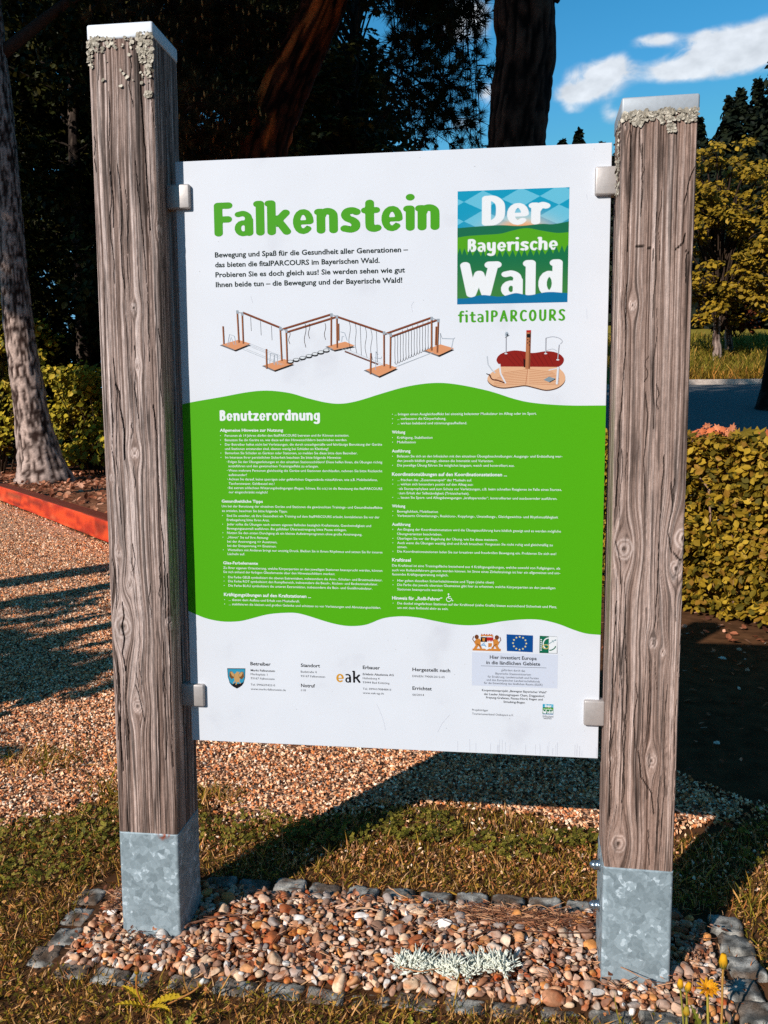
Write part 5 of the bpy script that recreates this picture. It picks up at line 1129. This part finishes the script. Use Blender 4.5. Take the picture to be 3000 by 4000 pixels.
acc = Acc(); cs = np.vstack([np.array([(.1, .1, 9.2)])+rand_dirs(420)*[2.4, 2.0, 1.9]*rng.random((420, 1))**.35, np.array([(.2, -2.3, 10.2)])+rand_dirs(1100)*[4.4, 3.2, 2.0]*rng.random((1100, 1))**.4]); tufts(acc, cs, rand_dirs(1520)+[0, 0, .5], rng.uniform(.26, .5, 1520), NEEDLE); acc.build('crown', M_needle, t)  # wide tuft layer reaching over the board is added to block sky light

# T3: leaning pine with rust coloured bark, needles left and a drooping limb to the right
t = empty('pine_tree', 'leaning pine with rust orange bark and drooping needle branches', 'tree', (-2.62, 7.5, 0))
bark_trunk('trunk', [(-.25, 0, -.1), (.0, 0, .6), (.15, 0, 2), (.24, 0, 3.0), (.31, 0, 3.5), (.40, 0, 3.98), (.58, 0, 4.43), (.81, 0, 4.87), (1.03, 0, 5.31), (1.3, 0, 6.2), (1.5, 0, 8.5)], [.36, .3, .28, .26, .255, .25, .24, .235, .22, .2, .12], t, 23, np.array(S(84, 40, 24)), np.array(S(18, 10, 7)), 56, .09, (7, 4), S(226, 104, 46), step=.03)
br, nd, cones = [], [], []
def pbranch(P, r0, ntw, tl, droop):
    Q = catmull(P, 8); br.append((P, r0, r0*.3)); out = []
    for k in range(ntw):
        i = int(len(Q)*(.15+.85*(k+rng.random())/ntw)); i = min(i, len(Q)-1); p = Q[i]; d = rand_dirs(1)[0]*.7; d[2] = -droop*rng.uniform(.5, 1.2); d *= tl*rng.uniform(.5, 1.15)
        m = p+d*.5+rng.normal(0, .05, 3); e = p+d+rng.normal(0, .06, 3); br.append(([p, m, e], .008, .004)); nd.append((e, d))
        for f in (.2, .35, .5, .65, .85):
            if rng.random() < .85:
                b = p+d*f; dd_ = rand_dirs(1)[0]*.18; dd_[2] -= .03; br.append(([b, b+dd_*.6, b+dd_], .004, .003)); nd.append((b+dd_, dd_))
        nd.append((m, d))
# right-hand limb: arches out above the board and hangs down
for k in range(30):
    x0 = 1.35+.01*k; xe = 1.70+.0265*k+rng.uniform(-.05, .12); z0 = 5.75+.05*k+rng.uniform(-.1, .1); ze = rng.uniform(3.75, 5.3)
    pbranch([(1.15, 0, 5.8), ((1.15+xe)/2, rng.uniform(-.4, .3), z0+.25), (xe-.05, rng.uniform(-.5, .4), z0-.15), (xe+.05, rng.uniform(-.5, .4), (z0+ze)/2), (xe+rng.uniform(-.05, .2), rng.uniform(-.5, .4), ze)], .014, 9, .30, .35)
for z, xe in ((4.05, 2.62), (4.35, 2.60), (4.85, 2.52), (5.05, 2.45), (3.95, 2.45), (5.3, 2.5)):
    pbranch([(1.75, -.2, z+.55), (2.1, -.15, z+.3), (xe-.25, -.1, z+.03), (xe, -.1, z+.04)], .012, 6, .22, .25)
for k in range(34):                                          # left side: dark needles with dry shoots
    z = rng.uniform(3.6, 5.8); pbranch([(.3+(z-3.5)*.38, 0, z+.2), (-.1, rng.uniform(-.7, .3), z+.25), (-.75+rng.uniform(-.3, .3), rng.uniform(-.9, .3), z-.05)], .016, 8, .3, .2)
limb_mesh('branches', br, t, S(44, 30, 24), 4)
P = np.array([a for a, b in nd]); A_ = np.array([b for a, b in nd]); A_ = A_/np.linalg.norm(A_, axis=1, keepdims=True)
acc = Acc(); rgt = P[:, 0] > 1.0; tufts(acc, P[rgt], A_[rgt]+rng.normal(0, .2, A_[rgt].shape), rng.uniform(.10, .16, rgt.sum()), NEEDLE); tufts(acc, P[~rgt], A_[~rgt]+rng.normal(0, .3, A_[~rgt].shape), rng.uniform(.09, .14, (~rgt).sum()), NEEDB); acc.build('needles', M_needle, t)
acc = Acc()
for p in P[~rgt][::2]:
    d = rand_dirs(1)[0]*.2+[0, 0, 1]; V, F = tube([p, p+d*.03, p+d*.06], [.006, .011, .003], 6); acc.add(V, F, np.array(S(236, 160, 92)))
tag(acc.build('young_shoots', M_leaf, t), kind='stuff')
acc = Acc(); cs = np.array([(1.0, 0, 7.2)])+rand_dirs(380)*[1.8, 1.8, 1.1]*rng.random((380, 1))**.35; tufts(acc, cs, rand_dirs(380)+[0, 0, .5], rng.uniform(.16, .26, 380), NEEDLE); acc.build('crown', M_needle, t)

# dark thicket behind
def thicket(x, y, h, rx, n, nper, label, zlow=.6, seed=0, name='broadleaf_tree', pal=DARKG, size=.15, sparse=False):
    t = empty(name, label, 'tree', (x, y, float(terr(x, y))), 'dark trees behind the exercise ground')
    bark_trunk('trunk', [(0, 0, -.1), (.05, 0, h*.3), (-.05, .1, h*.6), (.05, .1, h*.92)], [.2, .16, .12, .05], t, seed, np.array(S(90, 76, 66)), np.array(S(36, 28, 24)), 20, .06, step=.12)
    cs = np.stack([rng.uniform(-rx, rx, n), rng.uniform(-1.3, 1.3, n), rng.uniform(zlow, h, n)], 1); cs[:, 0] *= np.sqrt(np.clip(1.15-((cs[:, 2]-h*.45)/(h*.62))**2, .1, 1))
    limb_mesh('branches', [([(0, 0, max(.5, c[2]-.8)), c*[.5, .5, 1]-[0, 0, .4], c], .03, .01) for c in cs[::3]], t, S(40, 32, 26), 4)
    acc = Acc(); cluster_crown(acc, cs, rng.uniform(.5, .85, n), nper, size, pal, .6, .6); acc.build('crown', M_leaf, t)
thicket(-11.6, 16, 11, 2.2, 150, 100, 'tall dark tree at the far left of the shaded thicket', seed=1)
thicket(-8.8, 16.5, 11.5, 2.0, 170, 110, 'dark tree directly behind the pale flaky trunk', .5, 2)
thicket(-6.3, 16, 11.5, 1.9, 180, 110, 'dark dense tree seen left of the left post top', .5, 3)
thicket(-4.3, 15.5, 11, 1.7, 170, 110, 'dark dense tree seen right of the left post top', .5, 4)
thicket(-2.75, 14.5, 7.4, 1.15, 120, 100, 'dark maple behind the rust barked pine', .5, 5)
for x_, lab_ in ((-13.5, 'far dark tree in the second row, left end'), (-10.2, 'far dark tree in the second row behind the pale trunk'), (-7.6, 'far dark tree in the second row behind the left post'), (-5.2, 'far dark tree in the second row behind the pine'), (-9.0, 'far dark tree filling the gap right of the pale trunk'), (-11.6, 'far dark tree filling the gap left of the pale trunk')): thicket(x_, 19.5, 12.5, 2.1, 150, 60, lab_, .3, int(-x_*10), size=.24)
# maple sprays against the sky
t = empty('maple_tree', 'airy dark maple with flat leaf sprays against the sky right of the pine', 'tree', (-2.1, 12.8, 0), 'dark trees behind the exercise ground')
bark_trunk('trunk', [(0, 0, -.1), (-.05, 0, 3), (-.1, .1, 6), (0, .1, 9)], [.16, .13, .09, .04], t, 9, np.array(S(70, 58, 50)), np.array(S(30, 24, 20)), 20, .05, step=.12)
cs = np.stack([rng.uniform(-1.1, .62, 260), rng.uniform(-.8, .8, 260), rng.uniform(3.4, 8.8, 260)], 1); cs = cs[(cs[:, 0] < .62-.10*np.abs(cs[:, 2]-5)) & ~((np.abs(cs[:, 0]+.30) < .34) & (np.abs(cs[:, 2]-7.2) < .55))]
limb_mesh('branches', [([(-.05, 0, c[2]-.9), c*[.5, .5, 1]-[0, 0, .3], c] , .025, .006) for c in cs[::2]], t, S(36, 28, 22), 4)
acc = Acc(); cluster_crown(acc, cs, rng.uniform(.28, .42, len(cs)), 26, .15, DARKG, .28, 1.6, None, (MAPLE, MAPLEF)); acc.build('crown', M_leaf, t)

# olive bushes at the edge of the thicket
def bush(x, y, rx, h, n, nper, label, pal=OLIVE, T=(LEAF, LEAFF), size=.12, big=0):
    t = empty('bush', label, 'bush', (x, y, 0), 'olive bushes under the thicket')
    cs = np.stack([rng.uniform(-rx, rx, n), rng.uniform(-.7, .5, n), rng.uniform(.1, 1, n)**.8*h], 1); cs[:, 1] -= .3*(1-cs[:, 2]/h)
    limb_mesh('stems', [([(c[0]*.3, c[1]*.3, -.05), c*[.6, .6, .55], c], .02, .006) for c in cs[::3]], t, S(70, 54, 40), 4)
    acc = Acc(); cluster_crown(acc, cs, rng.uniform(.22, .42, n), nper, size, pal, .7, .5, (-.4, -.7, .3), T)
    if big: cluster_crown(acc, cs[:big]-[0, .35, 0], np.full(big, .4), 8, .24, pal, .7, .4, (-.4, -.9, .4), (MAPLE, MAPLEF))
    acc.build('foliage', M_leaf, t)
bush(-9.9, 14.6, 1.25, 3.6, 90, 60, 'olive leaved bush left of the pale flaky trunk')
bush(-7.35, 14.4, .95, 2.0, 70, 60, 'olive bush with maple leaves right of the pale flaky trunk', big=10)
bush(-5.4, 13.9, 1.1, 1.9, 60, 55, 'olive bush hidden mostly behind the left post')

# trees standing outside the picture whose crowns and trunks shade it
def shade_tree(x, y, trunks, zc, r, n, label, bough=False):
    t = empty('shade_tree', label, 'tree', (x, y, 0), 'trees round the place outside the picture')
    for i, (dx, dy, rr) in enumerate(trunks): bark_trunk('trunk', [(dx, dy, -.1), (dx*.8, dy*.8, 2.5), (dx*.4, dy*.4, zc-1), (0, 0, zc+1)], [rr*1.3, rr, rr*.8, rr*.4], t, i+40, BARK_T*.7, BARK_D, 18, .05, step=.15)
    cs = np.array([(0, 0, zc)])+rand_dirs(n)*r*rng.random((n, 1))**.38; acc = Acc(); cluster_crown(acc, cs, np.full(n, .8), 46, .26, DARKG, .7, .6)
    if len(trunks) > 1:
        for dx, dy, rr in trunks:
            q = np.array([(dx*.9+rng.normal(0, .16), dy*.9+rng.normal(0, .16), zz) for zz in np.linspace(.5, 3.0, 16)]); cluster_crown(acc, q+rng.normal(0, .12, q.shape), rng.uniform(.10, .18, 16), 9, .10, DARKG, 1, .5)
    if bough:
        q = np.array([(.5+1.9*f+rng.normal(0, .15), -.6*f+rng.normal(0, .3), 2.75-.5*f+rng.normal(0, .16)) for f in np.linspace(0, 1, 34)]); cluster_crown(acc, q, rng.uniform(.14, .26, 34), 20, .15, DARKG, .8, .5)
        limb_mesh('limb', [([(0, 0, 2.4), (1.2, -.3, 2.6), (2.4, -.6, 2.3)], .06, .02)], t, S(70, 54, 46))
    acc.build('crown', M_leaf, t)
shade_tree(-4.1, 1.3, [(.35, -.1, .09), (1.35, -.45, .06), (1.95, -.75, .07)], 8.9, np.array([3.9, 2.2, 2.3]), 190, 'broad leafy tree with three stems, left outside the picture')
shade_tree(-10.2, 1.4, [(-1.9, 0, .2)], 12.2, np.array([3.6, 2.3, 4.4]), 210, 'tall leafy tree, middle of the row left outside the picture')
shade_tree(-14.7, 1.7, [(0, 0, .2)], 13.7, np.array([3.2, 2.6, 4.0]), 300, 'tall leafy tree, farthest of the row left outside the picture')

shade_tree(-6.2, -1.5, [(0, 0, .16)], 10.8, np.array([3.0, 3.0, 2.4]), 150, 'added leafy tree blocking sky light, with one low bough shading the gravel, left outside the picture beside the board', bough=True)  # added unseen: crown cuts sky light, bough shades the left gravel
shade_tree(5.4, -.6, [(0, 0, .14)], 4.4, np.array([2.1, 2.8, 3.4]), 130, 'added round leafy tree blocking sky light, right outside the picture close to the board')  # added unseen, keeps sky light off the right faces of the posts
shade_tree(4.6, -8.5, [(0, 0, .2)], 6.5, np.array([3.8, 2.8, 4.0]), 130, 'added sky blocking leafy tree behind the photographer, near one')  # added unseen to deepen shadows by covering sky behind the camera
shade_tree(10, -3.5, [(0, 0, .2)], 6.5, np.array([3.0, 3.6, 4.2]), 130, 'added sky blocking leafy tree right outside the picture beyond the lawn')  # added unseen to cover low sky at the right
shade_tree(1.5, -14, [(0, 0, .2)], 8.5, np.array([4.0, 2.8, 5.6]), 130, 'added sky blocking tall leafy tree behind the photographer, far one')  # added unseen, lowers the ambient light from behind

# right: clipped hedge
hd = np.array([.69, -.724]); hn = np.array([.724, .69]); H0 = np.array([.43, 4.11]); HL = 3.2; HT = .8; HH = .965
h_ = empty('hedge', 'clipped hornbeam hedge with yellow green leaves right of the board', 'hedge', (H0[0], H0[1], 0))
def hpos(u, v, z): return np.stack([hd[0]*u+hn[0]*v, hd[1]*u+hn[1]*v, z], 1)
acc = Acc(); n = 42000; u = rng.uniform(0, HL, n); z = rng.uniform(.03, HH, n)*1.0; z = np.where(rng.random(n) < .08, z*.5, z); v = rng.random(n)**1.8*.42+.03*(noise(u*5, z*5)-.5); top = rng.random(n) < .36
v = np.where(top, rng.uniform(0, HT, n), v); z = np.where(top, HH-.12*rng.random(n)**1.5+.06*(noise(u*4, v*4)-.5), z); keep = noise(u*6.5, z*7, v*3) > np.where(top, .20, .26)+.06*sstep(.25, .05, z); u, v, z, top = u[keep], v[keep], z[keep], top[keep]
nr = rng.normal(0, .62, (len(u), 3)); nr += np.where(top[:, None], [-.2, -.3, 1.0], [-.55*hn[0]-.2, -.8*hn[1], .75]); leaves(acc, hpos(u, v, z), nr, rng.uniform(.026, .056, len(u)), GOLD); m_ = 9000; leaves(acc, hpos(rng.uniform(0, HL, m_), rng.uniform(.34, .7, m_), rng.uniform(.05, .86, m_)), rng.normal(0, .5, (m_, 3))+[-.5, -.6, .3], rng.uniform(.04, .07, m_), GOLD[3:5]); acc.build('foliage', M_leaf, h_)  # inner leaves use darker colours, painting shade into the hedge gaps
acc = Acc(); st_ = []
for i in range(46): u0 = rng.uniform(0, HL); v0 = rng.uniform(.2, .6); p = hpos(np.array([u0, u0+rng.normal(0, .08), u0+rng.normal(0, .15)]), np.array([v0, v0-.1, v0-.2*rng.random()]), np.array([-.02, .4, .9])); st_.append((p, .012, .004))
for i in range(12): u0 = rng.uniform(1.0, 2.2); p = hpos(np.array([u0, u0+.1, u0+.2]), np.array([.1, .06, .12]), np.array([.90, .94, .96])+rng.normal(0, .03)); st_.append((p, .005, .003))
limb_mesh('branches', st_, h_, S(150, 116, 96), 5)
RED = np.array([S(214, 116, 70), S(200, 96, 56), S(226, 140, 96)])
def seedling(x, y, z, n, pal, label, size):
    s = empty('maple_seedling', label, 'plant', (x, y, 0)); acc = Acc(); st = []
    for i in range(n):
        e = np.array([rng.normal(0, .09), rng.normal(0, .06), z+rng.normal(0, .035)]); st.append(([(e[0]*.5, .10, z-.24), (e[0]*.8, .06+e[1]*.6, z-.10), e], .0022, .0012)); leaves(acc, e[None], np.array([[-.3, -.75, .75]])+rng.normal(0, .25, (1, 3)), np.array([size*rng.uniform(.7, 1.2)]), pal, (MAPLE, MAPLEF))
    limb_mesh('stems', st, s, S(150, 80, 60), 4); acc.build('leaves', M_leaf, s)
seedling(1.38, 3.34, 1.0, 26, RED, 'orange red maple seedling rising from the hedge top beside the right post', .066)
seedling(1.62, 3.10, .97, 12, np.vstack([GOLD, RED[:1]]), 'yellow maple seedling with broad leaves in the hedge at the right edge', .12)
seedling(1.47, 3.22, .93, 8, GOLD, 'large leaved yellow maple shoot in the upper hedge front', .13)

# far right: road, bank, maples, forest
rx = np.linspace(1, 40, 80); ry = np.linspace(6.2, 19.6, 60); X, Y = np.meshgrid(rx, ry); idx = np.arange(X.size).reshape(X.shape); F = np.stack([idx[:-1, :-1], idx[:-1, 1:], idx[1:, 1:], idx[1:, :-1]], 2).reshape(-1, 4)
r_o = mesh_obj('road', np.stack([X.ravel(), Y.ravel(), terr(X, Y).ravel()+.008], 1), F, mat_ramp('asphalt', 40, [(.3, S(84, 83, 82)), (.7, S(110, 108, 105))], .9, .2, .2), None, True); tag(r_o, kind='structure')
kx = np.linspace(1, 40, 120); kp = np.stack([kx, np.full(120, 19.7), terr(kx, np.full(120, 19.7))+.06], 1); acc = Acc()
for (a, b), (c, d) in zip([(-.09, -.1), (-.09, .05), (-.07, .06), (.09, .06)], [(-.09, .05), (-.07, .06), (.09, .06), (.09, -.1)]):
    V = np.vstack([kp+[0, a, b], kp+[0, c, d]]); acc.add(V, np.array([(i, i+1, 120+i+1, 120+i) for i in range(119)]))
k_o = acc.build('kerb', mat_ramp('kerb_stone', 25, [(.3, S(170, 150, 136)), (.7, S(206, 188, 172))], .9, .2, .2)); tag(k_o, 'pale kerb between road and meadow bank', 'kerb')
acc = Acc(); n = 16000; x = rng.uniform(3.2, 11, n); y = 19.9+rng.random(n)**1.3*10; acc_pal = np.array([S(140, 122, 42), S(120, 108, 34), S(176, 136, 62), S(96, 90, 28)])
T = blade_template(1, .09, .5); nr = rng.normal(0, .25, (n, 3))+[0, 0, 1]; V, F = inst(T[0], T[1], np.stack([x, y, terr(x, y)-.02], 1), frames(nr, rng.random(n)*6.28), rng.uniform(.12, .40, n)); c = acc_pal[rng.integers(0, 4, n)]*rng.uniform(.7, 1.3, (n, 1)); c = np.where((y < 21.2)[:, None], c*[1.15, .85, .8], c); acc.add(V, F, np.repeat(c, 7, 0))
tag(acc.build('meadow_grass', M_grass), 'long olive meadow grass on the bank beyond the road', 'grass', kind='stuff')
def maple(x, y, hb, h, rx, n, label, pal=MAPG, nper=48):
    z0 = float(terr(x, y)); t = empty('maple_tree', label, 'tree', (x, y, z0), 'round maples on the bank beyond the road')
    bark_trunk('trunk', [(0, 0, -.2), (.02, 0, hb*.5), (-.02, 0, hb), (.05, 0, hb+(h-hb)*.5)], [.15, .11, .10, .05], t, 70+n, BARK_T*.8, BARK_D, 18, .06, step=.1)
    d = rand_dirs(n); q = rng.random(n)**.3; cz = (hb+h)/2; cs = d*q[:, None]*[rx, rx, (h-hb)/2*.95]+[0, 0, cz]
    limb_mesh('branches', [([(0, 0, hb*.8+rng.random()*(h-hb)*.4), c*[.5, .5, 1]-[0, 0, .35], c], .035, .01) for c in cs[::2]], t, S(60, 46, 36), 4)
    acc = Acc(); cluster_crown(acc, cs, rng.uniform(.24, .40, n), nper, .15, pal, .42, .9, (-.35, -.6, .2)); acc.build('crown', M_leaf, t)
maple(6.25, 24, .75, 6.35, 1.8, 180, 'round yellow green maple on the bank with its trunk visible')
maple(7.95, 22.6, 1.0, 4.7, 1.35, 110, 'smaller yellow green maple at the right edge of the picture')
maple(6.9, 25.4, .6, 2.1, .9, 50, 'low copper brown bush beneath the round maples', np.array([S(96, 48, 26), S(76, 36, 22), S(120, 66, 30)]))
t = empty('roadside_tree', 'leaning dark trunk beside the road at the right edge', 'tree', (4.98, 14.5, float(terr(4.98, 14.5))))
bark_trunk('trunk', [(-.02, 0, -.1), (0, 0, .35), (.08, 0, 1.2), (.3, 0, 3), (.9, 0, 5.6), (1.5, 0, 7), (2.0, 0, 8.4)], [.30, .19, .16, .15, .12, .09, .05], t, 90, np.array(S(70, 56, 48)), np.array(S(26, 20, 16)), 24, .07, step=.05)
acc = Acc(); cs = np.array([(2.2, 0, 8.2)])+rand_dirs(70)*[2.0, 2, 1.8]*rng.random((70, 1))**.4; cluster_crown(acc, cs, np.full(70, .6), 46, .18, DARKG); acc.build('crown', M_leaf, t)
# dark spruces on the hill
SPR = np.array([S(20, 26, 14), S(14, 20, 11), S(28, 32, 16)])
def spruce(x, y, top, label, wid=.26):
    z0 = float(terr(x, y))-.3; h = top-z0; t = empty('spruce_tree', label, 'tree', (x, y, z0), 'dark spruces on the hill behind the road')
    V, F = tube([(0, 0, 0), (0, 0, h*.5), (0, 0, h)], [.22, .12, .02], 8); mesh_obj('trunk', V, F, M_bark, t, True, np.array(S(50, 36, 28)))
    n = 2400; f = rng.random(n)**.75; z = h*(.03+.97*f); r = (1-f)*h*wid*rng.uniform(.35, 1.05, n)+.03; a = rng.random(n)*6.28; lay = .85+.25*np.sin(z*5+a*2)
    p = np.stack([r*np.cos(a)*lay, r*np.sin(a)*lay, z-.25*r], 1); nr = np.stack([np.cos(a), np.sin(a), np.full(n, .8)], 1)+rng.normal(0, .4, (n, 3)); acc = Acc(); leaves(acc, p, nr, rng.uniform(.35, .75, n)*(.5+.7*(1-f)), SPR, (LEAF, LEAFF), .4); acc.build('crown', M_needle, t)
SP = [(4.49, 50, 16.9, 'tall spruce tip rising above the board top edge right of the thick trunk'), (3.6, 50, 16.4, 'short spruce tip just above the board top edge beside the thick trunk'),
      (5.9, 51, 16.5, 'spruce behind the upper right corner of the board'), (6.9, 50, 16.8, 'spruce showing between board corner and right post'), (8.2, 49, 17.0, 'spruce hidden behind the right post, left one'), (9.6, 50, 17.3, 'spruce hidden behind the right post, right one'),
      (11.0, 50, 17.3, 'dark spruce touching the right edge of the right post'), (12.3, 49, 17.9, 'dark spruce above the round maple crown'), (13.1, 50, 18.7, 'dark spruce stepping up right of the maple top'), (14.0, 50, 19.2, 'tall dark spruce near the right picture edge'), (14.9, 49.5, 21.0, 'tallest dark spruce at the right picture edge'),
      (16.5, 50, 22, 'tall spruce right outside the picture'), (10.4, 44, 14.2, 'lower spruce in front row behind the right post'), (11.9, 43, 14.0, 'lower spruce in front row behind the round maple'), (13.2, 43, 14.5, 'lower spruce in front row at the right edge'), (8.6, 38, 10.5, 'small spruce low behind the round maple trunk'), (10.2, 37, 10.3, 'small spruce low behind the maples, middle'), (11.8, 37, 10.6, 'small spruce low behind the maples at right')]
for x, y, top, lab in SP: spruce(x, y, top, lab, .46 if y < 45 else .44)

# leaf litter under the trees and the hedge
acc = Acc(); LIT = np.array([S(166, 100, 70), S(196, 130, 96), S(130, 76, 52), S(214, 156, 124), S(104, 62, 44)])
n = 9000; x = rng.uniform(-12, -2.2, n); y = rng.uniform(5, 14.5, n); k = (beyond_beam(x, y) > .3); x, y = x[k], y[k]; leaves(acc, np.stack([x, y, rng.uniform(.005, .04, len(x))], 1), rng.normal(0, .4, (len(x), 3))+[-.1, -.2, 1], rng.uniform(.05, .11, len(x)), LIT)
n = 260; u = rng.uniform(.2, 3, n); v = rng.uniform(-.5, .4, n); p = hpos(u, v, rng.uniform(.004, .02, n)); p[:, :2] += H0; leaves(acc, p, rng.normal(0, .4, (n, 3))+[0, 0, 1], rng.uniform(.02, .05, n), LIT)
n = 340; x = rng.uniform(-.7, .7, n); y = rng.uniform(-.16, .13, n); leaves(acc, np.stack([x, y, np.full(n, .026)], 1), rng.normal(0, .5, (n, 3))+[0, 0, 1], rng.uniform(.006, .018, n), LIT)
n = 520; x = rng.uniform(.7, 2.8, n); y = rng.uniform(.5, 3.2, n); leaves(acc, np.stack([x, y, np.full(n, .008)], 1), rng.normal(0, .5, (n, 3))+[0, 0, 1], rng.uniform(.012, .04, n), np.vstack([LIT, [S(220, 206, 186)]]))
tag(acc.build('leaf_litter', M_leaf), 'dry fallen brown leaves under trees and hedge', 'litter', kind='stuff')
